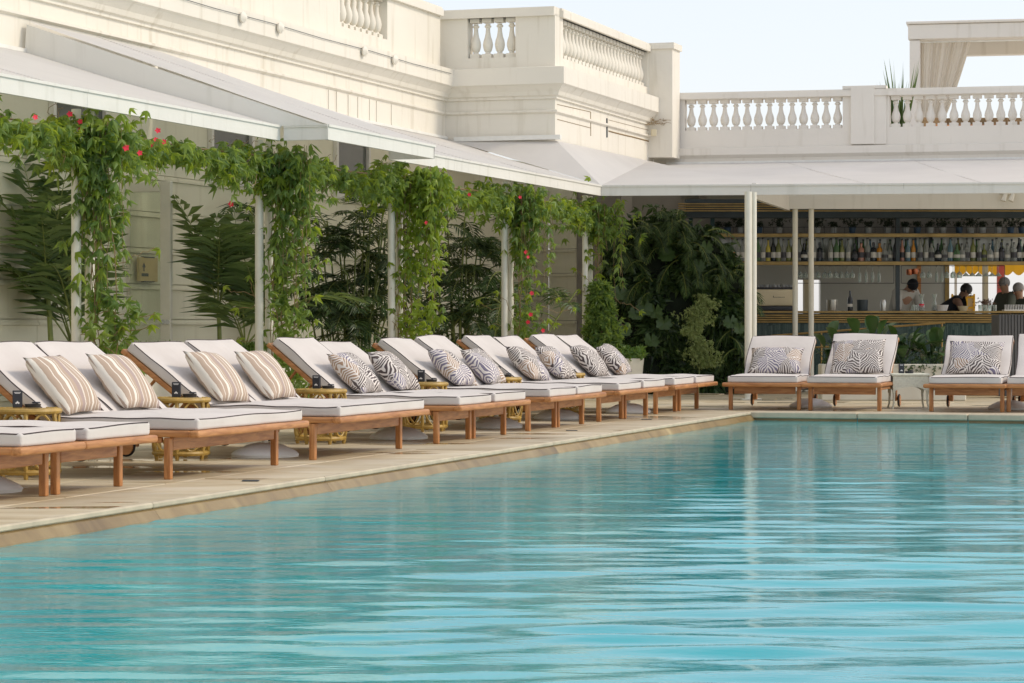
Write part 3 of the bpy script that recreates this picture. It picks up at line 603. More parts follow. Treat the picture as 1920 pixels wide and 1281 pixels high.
def canvas(a, b, c_, d, k, sag=.035):
    """a-b outer edge, d-c inner edge; k cloth widths, each sagging between its seams"""
    a, b, c_, d = map(Vector, (a, b, c_, d)); nu, nv = k*8, 10; mb = MB(); vs = []
    for j in range(nv+1):
        v = j/nv
        for i in range(nu+1):
            u = i/nu; p = (a.lerp(b, u)).lerp(d.lerp(c_, u), v); p.z -= sag*math.sin(PI*v)*(.35+.65*abs(math.sin(PI*u*k)))+.006*math.sin(u*40+v*9)*math.sin(PI*v); vs.append(p)
    mb.add(vs, [(j*(nu+1)+i, j*(nu+1)+i+1, (j+1)*(nu+1)+i+1, (j+1)*(nu+1)+i) for j in range(nv) for i in range(nu)])
    ob('canvas_panel', mb, M_roof, aw, True, world=True)
    for q in range(1, k):
        u = q/k; mb = MB(); pts = []
        for j in range(nv+1):
            v = j/nv; p = (a.lerp(b, u)).lerp(d.lerp(c_, u), v); p.z -= sag*math.sin(PI*v)*.35-.003; pts.append(p)
        mb.tube(pts, .003, 4); ap('seam', mb, M_roof)
canvas(L(FX-.0, 8, z), L(FX, CY0-.01, z), L(WX+.03, CY0-.01, ZW), L(WX+.03, 8, ZW), 3, .03)
canvas(L(FX, CY1+.01, z), A+Vector((0, 0, z)), L(WX+.02, BY-.02, ZW), L(WX+.02, CY1+.01, ZW), 3)
roof([A+Vector((0, 0, z)), L(BX+.02, BY-.02, 3.35), L(WX+.02, BY-.02, ZW)])
B3 = B+Vector((0, 0, z)); W2 = L(BX+.01, BE-.3, 3.37)
roof([A+Vector((0, 0, z)), B3, W2, L(BX+.02, BY-.02, 3.35)])
Q0 = Vector((q0.x+.1, q0.y-.05, 3.35)); canvas(B3, E+Vector((0, 0, z)), Vector((q1.x, q1.y-.05, 3.35)), Q0, 4); roof([B3, Q0, W2])
# projecting entrance canopy with its gable cheek
ZC_ = 3.68
canvas(L(CX, CY0, z), L(CX, CY1, z), L(WX+.06, CY1, ZC_), L(WX+.06, CY0, ZC_), 2, .02)
mb = MB(); mb.poly([L(CX-.03, CY0+.004, ZT-.004), L(FX, CY0+.004, ZT-.004), L(WX+.03, CY0+.004, ZW-.03), L(WX+.05, CY0+.004, ZC_-.03)], .02); ap('gable_cheek', mb, M_fascia)
mb = MB(); mb.poly([L(CX-.03, CY1-.03, ZT-.004), L(FX, CY1-.03, ZT-.004), L(WX+.03, CY1-.03, ZW-.03), L(WX+.05, CY1-.03, ZC_-.03)], .02); ap('gable_cheek', mb, M_fascia)
# gutter where the block meets the roof, flashing along the wall
mb = MB(); a = L(WX+.15, BY-.03); b = L(BX+.1, BY-.03); mb.seg(a, b, 0, .07, 3.36, 3.42); ap('gutter', mb, M_metalw)
mb = MB(); mb.seg(L(WX, 8), L(WX, BY-.05), .001, .05, ZW-.005, ZW+.03); ap('flashing', mb, M_metalw)
mb = MB(); mb.seg(q0+dq*.2, q1, .001, .06, 3.335, 3.375); ap('flashing', mb, M_metalw)
# soffit beams on the inner line
mb = MB(); mb.box(C(1477, 35.4).x, 8.4, 35.34, 35.46, 2.52, 2.80); ap('beam', mb, M_fascia)
mb = MB(); mb.seg(B+Vector((.05, .1, 0)), C(1477, 35.4), -.03, .03, 2.50, 2.70); ap('beam', mb, M_fascia)
mb = MB(); mb.poly([L(FX-.05, 8, 2.56), L(WX+.03, 8, 2.56+.55), L(WX+.03, 31, 2.56+.55), L(FX-.05, 31, 2.56)]); 
def post(p, rr=.037, top=2.56, base=True):
    mb = MB(); mb.lathe([(rr, .0), (rr, top)], (p.x, p.y, 0), 20); o = ob('post', mb, M_post, aw, True, world=True)
    if base: mb = MB(); mb.cbox(p.x-.09, p.x+.09, p.y-.09, p.y+.09, .001, .014, .003); ob('base_plate', mb, M_post, aw, world=True)
    return o
PX_ = [(143, 166), (486, 503), (734, 747), (946, 958), (1097, 1110)]; POST = []
for a, b in PX_:
    ya = PXL(a, -9.06); yb = ya+.22; post(L(-9.06, ya)); post(L(-9.06, yb)); POST.append(ya)
post(L(-9.06, POST[0]-3.4)); post(L(-9.06, POST[0]-3.18))
post(C(1403, 31.5), .045); post(C(1413.5, 31.62), .035)
post(C(1491, 35.4), .037, 2.53); post(C(1521, 35.4), .037, 2.53)
# glass screen facing the camera, and the notice on the wall
dr = thing('glass_screen', 'cream framed glass screen with two round fixings standing out from the left wall', 'screen', L(-10.85, 22.8))
ys = 22.8
def scr(x0, x1, z0, z1, t=.03): mb = MB(); mb.cbox(x0, x1, ys-t, ys+t, z0, z1, .006, Matrix.Rotation(-TH, 4, 'Z')); return mb
ob('frame_post', scr(-10.96, -10.85, 0, 2.33), M_post, dr, world=True)
ob('head_rail', scr(-11.30, -10.962, 2.23, 2.33), M_post, dr, world=True)
ob('pane', scr(-11.30, -10.962, .02, 2.228, .005), M_glassdoor, dr, world=True)
for zz in (.735, .955):
    mb = MB(); q = L(-10.88, ys-.03, zz); mb.lathe([(.0, 0), (.024, .0), (.024, .012), (.0, .012)], n=14); mb.v = [(v[0]+q.x, q.y-v[2], v[1]+q.z) for v in mb.v]; ob('round_fixing', mb, M_steel, dr, True, world=True)
    mb = MB(); q = L(-10.93, ys-.03, zz); mb.lathe([(.0, 0), (.024, .0), (.024, .012), (.0, .012)], n=14); mb.v = [(v[0]+q.x, q.y-v[2], v[1]+q.z) for v in mb.v]; ob('round_fixing', mb, M_steel, dr, True, world=True)
sgy = PXL(256, WX+.03); sgn = thing('direction_sign', 'small cream notice board with upward arrow on the wall beside glass screen', 'sign', L(WX+.03, sgy, 1.36))
sl_ = .42; M = Matrix.Translation(L(WX+.03, sgy, 0)) @ Matrix.Rotation(PI/2-TH, 4, 'Z')    # local x runs along the wall, -y outward
mb = MB(); mb.cbox(0, sl_, -.03, 0, 1.36, 1.60, .004, M); ob('board', mb, mat('ochre_board', (.66, .50, .24), .6, .08), sgn, world=True)
mb = MB(); mb.poly([M @ Vector(v) for v in ((.10, -.032, 1.55), (.14, -.032, 1.50), (.112, -.032, 1.50), (.112, -.032, 1.46), (.088, -.032, 1.46), (.088, -.032, 1.50), (.06, -.032, 1.50))], .001); ob('arrow', mb, M_black, sgn, world=True)
mb = MB(); mb.box(.05, .20, -.034, -.031, 1.41, 1.44, M); ob('text_plate', mb, M_dark, sgn, world=True)
for zz in (1.595, 1.352): mb = MB(); mb.box(.10, .34, -.034, -.0, zz, zz+.012, M); ob('clip', mb, M_dark, sgn, world=True)
# ------------------------------------------------------------------ loungers
LZ = .30
def side_profile_mattress(w, x0, x1, z, th, seed):
    rr = random.Random(seed); a = [rr.uniform(0, 6.28) for _ in range(6)]
    def puff(p, h):
        q = Vector(p); f = (1-(p.x/h[0])**4)*(1-(p.y/h[1])**4)
        if p.z > 0: q.z += .010*f+.005*math.sin(p.x*7+a[0])*math.cos(p.y*6+a[1])+.003*math.sin(p.x*17+a[2])
        q.y += .006*math.sin(p.x*9+a[3]); q.x += .006*math.sin(p.y*8+a[4]); return q
    mb = MB(); mb.rbox(((x0+x1)/2, 0, z+th/2), ((x1-x0)/2, w/2, th/2), .016, 2, 12, None, puff)
    # piping follows the same wobble
    h = ((x1-x0)/2, w/2, th/2); c = Vector(((x0+x1)/2, 0, z+th/2)); loop = []; rC = .03
    n = 14
    def P(x, y): return c+puff(Vector((x, y, h[2]-.004)), h)
    hx, hy = h[0]-.002, h[1]-.002
    for i in range(n): loop.append((-hx+rC+(2*hx-2*rC)*i/(n-1), -hy))
    for i in range(n): loop.append((hx, -hy+rC+(2*hy-2*rC)*i/(n-1)))
    for i in range(n): loop.append((hx-rC-(2*hx-2*rC)*i/(n-1), hy))
    for i in range(n): loop.append((-hx, hy-rC-(2*hy-2*rC)*i/(n-1)))
    loop.append(loop[0]); pp = MB(); pp.tube([P(*q) for q in loop], .0036, 5, False)
    return mb, pp
def tilt(mb, px, pz, ang):
    M = Matrix.Translation((px, 0, pz)) @ Matrix.Rotation(-ang, 4, 'Y') @ Matrix.Translation((-px, 0, -pz)); mb.v = [tuple(M @ Vector(v)) for v in mb.v]; return mb
def shift(mb, dy): mb.v = [(v[0], v[1]+dy, v[2]) for v in mb.v]; return mb
def make_lounger(w, double, ang, seed, label, loc, rz, group):
    t = thing('double_lounger' if double else 'sun_lounger', label, 'sun lounger', loc, rz, group); h = w/2
    def bp(name, mb, m=M_teak, sm=True, parent=None): return ob(name, mb, m, parent or t, sm)
    # rounded top rails
    mb = MB(); mb.rbox((.035, 0, LZ-.022), (.035, h+.035, .022), .016, 2); bp('end_rail', mb, M_teaky)
    for s in (-1, 1): mb = MB(); mb.rbox((1.0, s*(h-.02), LZ-.022), (.93, .03, .021), .014, 2); bp('side_rail', mb)
    mb = MB(); mb.rbox((1.92, 0, LZ-.022), (.03, h-.055, .02), .014, 2); bp('end_rail', mb)
    # aprons
    mb = MB(); mb.cbox(.215, .245, -h+.065, h-.065, LZ-.125, LZ-.046, .004); bp('apron', mb, M_teaky, sm=False)
    for s in (-1, 1): mb = MB(); mb.cbox(.27, 1.85, s*(h-.03)-.013, s*(h-.03)+.013, LZ-.078, LZ-.045, .004); bp('apron', mb, sm=False)
    for s in (-1, 1): mb = MB(); mb.rbox((.23, s*(h-.026), (LZ-.046)/2), (.022, .022, (LZ-.046)/2), .008, 2); bp('leg', mb, M_teakz)
    for s in (-1, 1):
        mb = MB(); mb.rbox((1.62, s*(h-.075), (LZ-.046)/2+.035), (.035, .022, (LZ-.046)/2-.035), .008, 2); lg = bp('leg', mb)
        mb = MB(); mb.lathe([(.0, -.014), (.058, -.014), (.06, 0), (.058, .014), (.0, .014)], n=22); mb.v = [(v[0]+1.66, v[2]+s*(h-.035), v[1]+.072) for v in mb.v]; wh = bp('wheel', mb)
        mb = MB(); mb.tube([(1.66+.065*math.cos(q*2*PI/24), s*(h-.035), .073+.065*math.sin(q*2*PI/24)) for q in range(25)], .0085, 6, False); bp('tyre', mb, M_rubber, True, wh)
    n = 16 if not double else 16       # deck slats under the cushion
    for i in range(11): mb = MB(); mb.box(.12+i*.085, .18+i*.085, -h+.03, h-.03, LZ-.028, LZ-.006); bp('slat', mb, sm=False)
    th = .072
    a, b = side_profile_mattress(w-.035, .03, 1.06, LZ+.001, th, seed)
    m1 = bp('mattress', a, M_fab); bp('piping', b, M_pipe, True, m1)
    hx = 1.04
    for k in ((-1, 1) if double else (0,)):
        bw = (w-.035)/(2 if double else 1)-(.01 if double else .035); dy = k*w/4; an = ang[0 if k <= 0 else 1]
        a, b = side_profile_mattress(bw, hx+.02, hx+.76, LZ+.004, th, seed+5+k)
        m2 = bp('back_cushion', shift(tilt(a, hx, LZ, an), dy), M_fab); bp('piping', shift(tilt(b, hx, LZ, an), dy), M_pipe, True, m2)
        mb = MB()
        for s in (-1, 1): mb.rbox((hx+.38, s*(bw/2-.03), LZ-.02), (.39, .022, .02), .008, 2)
        mb.rbox((hx+.765, 0, LZ-.02), (.025, bw/2, .018), .008, 2); bp('backrest_frame', shift(tilt(mb, hx, LZ, an), dy))
        mb = MB()
        for i in range(8): mb.box(hx+.06+i*.085, hx+.12+i*.085, -bw/2+.05, bw/2-.05, LZ-.026, LZ-.008)
        bp('backrest_slats', shift(tilt(mb, hx, LZ, an), dy), sm=False)
        mb = MB(); ex = hx+.5*math.cos(an); ez = LZ+.5*math.sin(an)-.03; mb.tube([(ex, dy-bw*.4, ez), (ex+.28, dy-bw*.4, LZ-.03)], .012, 6); mb.tube([(ex, dy+bw*.4, ez), (ex+.28, dy+bw*.4, LZ-.03)], .012, 6); bp('support_strut', mb)
    return t
def pillow(size, m, label, loc, Mrot, group, name='pillow', puffy=.09, seed=0):
    n = 14; rr = random.Random(seed); ph = [rr.uniform(0, 6.28) for _ in range(4)]; vs = []; fs = []
    for sgn_ in (1, -1):
        for j in range(n+1):
            for i in range(n+1):
                u = -1+2*i/n; v = -1+2*j/n; e = (1-abs(u)**2.6)*(1-abs(v)**2.6)
                pin = 1-.07*(1-u*u)*abs(v)**3-.0; pin2 = 1-.07*(1-v*v)*abs(u)**3
                zz = puffy*(max(e, 0)**.55)*(1+.10*math.sin(3*u+ph[0])*math.cos(2.5*v+ph[1]))+.004*math.sin(9*u*v+ph[2]+6*v)*max(e, 0)**.5
                x, y_ = u*size[0]/2*pin2, v*size[1]/2*pin
                crease = -.02*math.exp(-((u-.1)**2)*6)*max(0, v)**3*e
                vs.append((x, y_, sgn_*(zz+crease*2)))
    k = (n+1)**2
    for j in range(n):
        for i in range(n):
            q = j*(n+1)+i; fs.append((q, q+1, q+n+2, q+n+1)); fs.append((k+q, k+q+n+1, k+q+n+2, k+q+1))
    mb = MB(); mb.add(vs, fs)
    import bmesh
    me = mb.mesh(name, m, False); bm = bmesh.new(); bm.from_mesh(me); bmesh.ops.remove_doubles(bm, verts=bm.verts, dist=1e-5); bm.to_mesh(me); bm.free()
    me.polygons.foreach_set('use_smooth', [True]*len(me.polygons))
    o = bpy.data.objects.new(name, me); COL.objects.link(o); o.matrix_world = Matrix.Translation(loc) @ Mrot; return tag(o, label, 'pillow', group)
RZ = PI-TH       # local +x points at the building
def lounger_at(y0, y1, **k): return L(-6.50, (y0+y1)/2)
FLX = -6.72
specs = [  # near px, far px (front legs), double, label
 (-25, 90, 0, 'lounger cut by left edge, only foot end in view'),
 (103, 227, 0, 'single lounger before the leftmost rattan stool'),
 (315, 520, 1, 'nearest wide two seat lounger with striped pillows'),
 (587, 752, 1, 'second wide lounger, right of second rattan stool'),
 (818, 883, 0, 'nearer lounger of first printed pillow pair, beside third rattan stool'),
 (887, 947, 0, 'farther lounger of first printed pillow pair, before fourth stool'),
 (990, 1043, 0, 'nearer lounger of second printed pillow pair, beyond fourth rattan stool'),
 (1045, 1094, 0, 'farther lounger of second printed pillow pair, reclined lower'),
 (1121, 1170, 0, 'nearer lounger of third printed pillow pair, beyond fifth rattan stool'),
 (1170, 1214, 0, 'farther lounger of third printed pillow pair, by the planter'),
 (1227, 1271, 0, 'nearer lounger of last pair on the left, beyond farthest rattan stool'),
 (1273, 1309, 0, 'last lounger of the left row, at the pool corner')]
gl = 'loungers lined up along the left side of the pool'
LO = []
for i, (a, b, dbl, lab) in enumerate(specs):
    y0, y1 = PXL(a, FLX), PXL(b, FLX); w = y1-y0; mid = (y0+y1)/2
    if not dbl: w = min(w, .86)
    an = (R(37.5+rnd.uniform(-1.2, 1.2)), R(37.5+rnd.uniform(-1.2, 1.2)))
    if i in (5,): an = (R(34.5), R(34.5))
    make_lounger(w, dbl, an, 10*i+3, lab+', cream cushion on teak', lounger_at(y0, y1), RZ+rnd.uniform(-.008, .008), gl); LO.append((mid, w, dbl))
Mb = Matrix.Rotation(RZ, 4, 'Z')
def lean(loc_rz, ang, roll=0): return Matrix.Rotation(loc_rz, 4, 'Z') @ Matrix.Rotation(-ang, 4, 'Y') @ Matrix.Rotation(PI/2, 4, 'Z') @ Matrix.Rotation(roll, 4, 'Z')
def put_pillow(mid, size, m, lab, group, seed, ang=R(52), dx=0.0, roll=0.0, root=None, rz=RZ):
    # centre above the hinge, leaning on the back
    l = size[1]/2; lx = 1.02+dx; c = Vector((lx+l*math.cos(ang)+dx*0-.075, 0, LZ+.085+l*math.sin(ang)))
    base = root if root is not None else L(-6.50, mid)
    c = Matrix.Rotation(rz, 4, 'Z') @ c; return pillow(size, m, lab, base+c, lean(rz, ang, roll), group, seed=seed)
gs = 'striped pillows on the two wide loungers'; gp = 'leaf print pillows along the left row'
lab_s = ['beige striped pillow on nearest wide lounger, left of its pair', 'beige striped pillow on nearest wide lounger, right of its pair', 'beige striped pillow on second wide lounger, left of its pair', 'beige striped pillow on second wide lounger, right of its pair']
k = 0
for i in (2, 3):
    mid, w, _ = LO[i]
    for s in (-1, 1):
        put_pillow(mid+s*w/4-.08, (.50, .47), M_stripe, lab_s[k], gs, 40+k, ang=R(49), roll=R(rnd.uniform(-4, 4)), dx=.0); k += 1
nm = ['first', 'first', 'second', 'second', 'third', 'third', 'last', 'last']
for q, i in enumerate(range(4, 12)):
    mid, w, _ = LO[i]
    put_pillow(mid-.03, (.47, .45), M_fern, 'dark leaf print pillow on the %s lounger of the %s single pair' % (('nearer', 'farther')[q % 2], nm[q]), gp, 60+q, ang=R(45), dx=-.05, roll=R(rnd.uniform(-7, 7)))
# far row, foot ends toward the camera
gf = 'loungers at the far end of the pool facing the camera'
fdir = math.atan2(math.cos(R(12.4)), math.sin(R(12.4)))
far = [(1428, 27.85, 'left lounger of the far row by the corner post, white cushion', R(35.5)), (1577, 27.6, 'middle lounger of the far row, left of the wicker table', R(38)), (1808, 27.25, 'third far row lounger, right of the white wicker table', R(36)), (1956, 27.1, 'far row lounger cut by the right edge of frame', R(38))]
for i, (px, Y, lab, an) in enumerate(far):
    base = C(px, Y-.22); rz = fdir+R((-2, -5, -4, -3)[i])
    make_lounger(.80, False, (an, an), 300+i*10, lab, base, rz, gf)
    if i < 3:
        put_pillow(0, (.60, (.42, .50, .48)[i]), M_fern, ['flat leaf print pillow on the far row lounger by the corner post', 'upright leaf print pillow on middle lounger of the far row', 'upright leaf print pillow on far lounger right of wicker table'][i], 'leaf print pillows on the far row', 90+i, ang=R(42, ) if not i else R(48), root=base, rz=rz, dx=-.06, roll=R((0, 3, -2)[i]))
# ------------------------------------------------------------------ rattan stools, cards, ashtrays, parasol bases
def make_stool(loc, label):
    t = thing('rattan_stool', label, 'side table', loc, rnd.uniform(0, 1), 'rattan stools between the loungers'); hh = .43; n = 6
    rp = lambda z: .175+.03*math.sin(PI*(z/hh)*.9+.15)
    mb = MB(); mb.lathe([(.0, hh-.022), (.17, hh-.022), (.172, hh-.004), (.0, hh-.003)], n=24); ob('woven_top', mb, M_rattan, t, True)
    for z in (hh-.018, .045):
        mb = MB(); rr = .19 if z > .2 else .185; pts = []
        for q in range(73):
            a = 2*PI*q/72; pts.append((rr*math.cos(a), rr*math.sin(a), z))
        mb.tube(pts, [.017+(.0022 if q % 2 else 0) for q in range(73)], 8, False); ob('ring', mb, M_rattan, t, True)
    for i in range(n):
        a = 2*PI*i/n; pts = [((rp(z))*math.cos(a), (rp(z))*math.sin(a), z) for z in [hh*k/14 for k in range(15)]]
        mb = MB(); mb.tube(pts, [.0135+(.002 if k % 2 else 0) for k in range(15)], 7); ob('leg', mb, M_rattan, t, True)
        a2 = a+2*PI/n; am = (a+a2)/2
        mb = MB(); pts = []
        for k in range(11):
            u = k/10; aa = a+(a2-a)*u; z = .06+.16*(1-4*(u-.5)**2)*-1+.16; pts.append(((rp(z))*math.cos(aa), (rp(z))*math.sin(aa), z))
        mb.tube(pts, .008, 6); ob('lower_hoop', mb, M_rattan, t, True)
        mb = MB(); pts = []
        for k in range(11):
            u = k/10; aa = a+(a2-a)*u; z = .22+.175*(1-4*(u-.5)**2); pts.append(((rp(z))*math.cos(aa), (rp(z))*math.sin(aa), z))
        mb.tube(pts, .008, 6); ob('upper_hoop', mb, M_rattan, t, True)
    return t
stl = [(-7.60, 13.95, 'rattan stool cut by the left edge beside the single loungers'), (-7.66, 16.25, 'rattan stool between the two wide striped pillow loungers'), (-7.60, 18.67, 'rattan stool right of the second wide lounger'),
       (-7.60, 21.08, 'fourth rattan stool, after the first printed pillow pair'), (-7.60, 23.20, 'fifth rattan stool, after second printed pillow pair'), (-7.60, 25.36, 'farthest rattan stool, before the last lounger pair')]
st0 = None; ord_ = ['at the left edge', 'between the wide loungers', 'right of the second wide lounger', 'fourth along the row', 'fifth along the row', 'farthest along the row']
def card(loc, rz, lab, lab2, z):
    t = thing('menu_card', lab, 'menu card', (loc.x, loc.y, z), rz, 'dark table cards'); mb = MB(); mb.cbox(-.03, .03, -.022, .022, 0, .105, .003); ob('card', mb, M_black, t)
    for zz, w in ((.092, .02), (.086, .016)): mb = MB(); mb.box(-w, w, -.0236, -.0222, zz, zz+.003); ob('printed_line', mb, M_white, t)
    mb = MB(); mb.poly([(0, -.0232, .028), (.009, -.0232, .022), (.014, -.0232, .030), (.006, -.0232, .034), (0, -.0232, .042), (-.006, -.0232, .034), (-.014, -.0232, .030), (-.009, -.0232, .022)], .001); ob('printed_emblem', mb, M_white, t)
    u = thing('ashtray', lab2, 'ashtray', (loc.x+.09, loc.y+.02, z), 0, 'small black ashtrays'); mb = MB()
    mb.lathe([(.0, 0), (.045, 0), (.05, .022), (.042, .022), (.038, .008), (.0, .008)], n=16); ob('dish', mb, M_black, u, True)
    mb = MB(); mb.tube([(.02+.022*math.cos(q*.6), .022*math.sin(q*.6), .03) for q in range(12)], .005, 5); ob('rim_ring', mb, M_black, u, True)
for i, (lx, ly, lab) in enumerate(stl):
    p = L(lx, ly)
    if st0 is None: st0 = make_stool(p, lab)
    else: dup(st0, p, .5*i, lab)
    card(p+Vector((-.03 if i else -.06, -.02, 0)), rnd.uniform(-.25, .25), 'upright dark card with pale print on the rattan stool '+ord_[i], 'small black ashtray on the rattan stool '+ord_[i], .432)
# white wicker table
wt = thing('wicker_table', 'white woven wicker side table with curved apron between far row loungers', 'side table', C(1703, 28.3))
mb = MB(); mb.rbox((0, 0, .375), (.21, .19, .015), .012, 2); ob('tabletop', mb, M_wick, wt, True)
for sgn_, ax_ in ((-1, 0), (1, 0), (-1, 1), (1, 1)):
    mb = MB(); n = 14; vs = []
    for k in range(n+1):
        u = -1+2*k/n; zb = .20+.045*(1-u*u)-.03*abs(u)**6; 
        for (o_, z_) in ((0, .36), (0, zb), (-.012, zb), (-.012, .36)):
            a_ = (.195 if ax_ == 0 else .175)*u; b_ = sgn_*((.18 if ax_ == 0 else .20)+o_)
            vs.append((a_, b_, z_) if ax_ == 0 else (b_, a_, z_))
    fs = [(4*k+j, 4*k+(j+1) % 4, 4*k+4+(j+1) % 4, 4*k+4+j) for k in range(n) for j in range(4)]; mb.add(vs, fs); ob('woven_apron', mb, M_wick, wt)
for a in (-1, 1):
    for b in (-1, 1): mb = MB(); mb.tube([(a*.185, b*.165, .30), (a*.18, b*.16, .18), (a*.185, b*.165, .06), (a*.20, b*.18, 0)], [.017, .014, .011, .010], 8); ob('leg', mb, M_wick, wt, True)
card(C(1690, 28.2), 0, 'upright dark card with pale print on the white wicker table', 'flat black ashtray on the white wicker table', .392)
def make_base(loc, label, m):
    t = thing('parasol_base', label, 'parasol base', loc, 0, 'round parasol bases on the deck')
    mb = MB(); mb.lathe([(.0, 0.002), (.235, .002), (.24, .02), (.225, .035), (.22, .04), (.13, .085), (.06, .10), (.0, .10)], n=40); ob('base', mb, m, t, True)
    mb = MB(); mb.lathe([(.0, .10), (.022, .10), (.022, .24), (.0, .24)], n=14); ob('sleeve', mb, M_post, t, True); return t
bs = None
for lx, ly, lab in ((-7.25, 12.75, 'white parasol base at the left edge under first loungers'), (-7.23, 16.72, 'white domed parasol base under the second wide lounger'), (-7.3, 19.62, 'pale parasol base beside second wide lounger legs'), (-7.23, 21.95, 'pale parasol base under first printed pillow pair'), (-7.3, 24.1, 'pale parasol base under second printed pillow pair'), (-7.1, 26.0, 'pale parasol base with short sleeve before last pair')):
    if bs is None: bs = make_base(L(lx, ly), lab, M_metalw)
    else: dup(bs, L(lx, ly), 0, lab)
dup(bs, C(1520, 28.7), 0, 'parasol base between the first two far row loungers'); dup(bs, C(1893, 28.0), 0, 'parasol base between the last two far row loungers')
# ------------------------------------------------------------------ plants
def rv(a, b): return rnd.uniform(a, b)
def cluster(mb, p, size, droop=.7, k=5, spread=1.0):
    a0 = rv(0, 6.28)
    ax = Vector((rv(-1, 1), rv(-1, 1), rv(-.2, .6)-droop)).normalized()
    s1 = ax.cross(Vector((0, 0, 1))); s1 = s1.normalized() if s1.length > .01 else Vector((1, 0, 0)); s2 = ax.cross(s1)
    for i in range(k):
        a = a0+2*PI*i/k; d = (ax*.55+(s1*math.cos(a)+s2*math.sin(a))*.75*spread+Vector((0, 0, -droop*.45))).normalized()*size*rv(.7, 1.1)
        mb.leaf(p, d, size*rv(.30, .40), ax, .2, .08)
def flower(mb, p, s=.03, d=None):
    d = (d or Vector((rv(0, .6), -1, rv(-.2, .3)))).normalized(); s1 = d.cross(Vector((0, 0, 1))).normalized(); s2 = d.cross(s1)
    mb.tube([p-d*s*1.2, p-d*s*.3, p], [s*.12, s*.25, s*.4], 6, False)
    for i in range(5):
        a = 2*PI*i/5; q = (s1*math.cos(a)+s2*math.sin(a)); r_ = (s1*math.cos(a+.62)+s2*math.sin(a+.62)); l_ = (s1*math.cos(a-.62)+s2*math.sin(a-.62))
        mb.add([p, p+l_*s*.75+d*s*.1, p+q*s*1.15+d*s*.15, p+r_*s*.75+d*s*.1], [(0, 1, 2, 3)])
def vine(idx, label, dens, leafm, zlow, flowers, rad=.24, lean_=.12, zm=None):
    y0 = POST[idx]; p0 = L(-9.0, y0+.1); t = thing('climbing_vine', label, 'vine', (p0.x, p0.y, 0), 0, 'vines hanging on the awning posts')
    mb = MB(); mb2 = MB(); st = MB()
    for s in range(int(dens*2.4)):      # bushy head of the vine
        cluster(mb if rnd.random() < .7 else mb2, Vector((rnd.gauss(.06, .22), rnd.gauss(-.04, .10), 2.36+rnd.gauss(0, .09)-.25*abs(rnd.gauss(0, .5)))), rv(.06, .12), .7)
    # strands: hanging curtains of leaves, thick on top, ragged lower
    for s in range(dens):
        a = rv(0, 6.28); rr = rad*math.sqrt(rv(0, 1)); side = rnd.random() < .84
        x = rr*math.cos(a)*1.25+lean_*rv(.3, 1.5)+(.10 if side else -.10); y = rr*math.sin(a)*.8-.08
        zt = 2.48+rv(-.1, .05); zb = zlow+(2.2-zlow)*rnd.random()**.8; n = int((zt-zb)/.075)
        ph = rv(0, 6.28); px, py = x, y; pts = []
        for k in range(n):
            z = zt-(zt-zb)*k/max(1, n-1); px += rv(-.014, .014); py += rv(-.012, .012)
            pts.append((px, py, z))
            if rnd.random() < (.42+.42*math.sin(z*4+ph))*(zm(z) if zm else 1)+.05: cluster(mb if rnd.random() < .8 else mb2, Vector((px+rv(-.05, .05), py+rv(-.04, .04), z)), rv(.06, .13)*(.8+.12*z), rv(.7, 1.5), rnd.choice((3, 4, 5)))
        if len(pts) > 3 and s % 3 == 0: st.tube(pts[::3]+[pts[-1]], .0022, 4)
    for s in range(5):
        a = rv(0, 6.28); pts = []; x, y = rv(.0, .18), rv(-.08, .06)
        for k in range(24): pts.append((x, y, .05+k*.105)); x += rv(-.022, .022); y += rv(-.015, .015)
        st.tube(pts, .004, 5)
    for s in range(8):                        # stray tendrils
        x, y, z = rv(-.15, .3), rv(-.2, .1), rv(.7, 1.4); pts = []; dx = rv(-.03, .05); dz = rv(-.03, .03)
        for k in range(12): pts.append((x, y, z)); x += dx+rv(-.02, .02); z += dz+rv(-.03, .03); y += rv(-.02, .02)
        st.tube(pts, .003, 4)
        cluster(mb2, Vector(pts[-1]), .09, .6, 5)
    # shrubby leaves around the foot
    for s in range(90):
        x, y, z = rnd.gauss(.18, .10), rnd.gauss(-.02, .10), rv(.3, 1.15); cluster(mb, Vector((x, y, z)), rv(.07, .12), .3)
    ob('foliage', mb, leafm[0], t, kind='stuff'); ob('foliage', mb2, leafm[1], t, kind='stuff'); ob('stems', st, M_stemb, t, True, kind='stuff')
    for (px, py) in flowers:
        q = C(px, p0.y-.22, ZC(py, p0.y-.22)); f = MB(); flower(f, q-Vector((p0.x, p0.y, 0)), rv(.020, .027)); ob('flower', f, M_flower, t, True)
    return t
VG = (V_leafs, V_backlit)
vine(0, 'leafy vine on the leftmost post pair with red flowers near its top', 66, VG, .75, [(150, 228), (152, 243), (180, 198), (236, 277), (262, 287)], .15, -.02)
vine(1, 'leafy vine on the second post pair, in front of kentia palm', 60, VG, .6, [(433, 383)], .17, .12)
vine(2, 'vine, leaves coloured lime as if backlit, cascading on the third post pair', 66, (V_backlit, V_leafs), .75, [(799, 418)], .17, .20, zm=lambda z: 1.2 if z > 1.3 else .8)
vine(3, 'light vine with scattered red flowers on the fourth post pair', 56, VG, .9, [(925, 375), (986, 473), (990, 482), (997, 550), (995, 590), (990, 604), (1018, 620)], .17, .13, zm=lambda z: .55 if z < 1.6 else 1.1)
vine(4, 'dense vine bunched at the top of the fifth post pair near the corner', 40, VG, 1.0, [], .2, .08, zm=lambda z: .35 if z < 2.0 else 1.3)
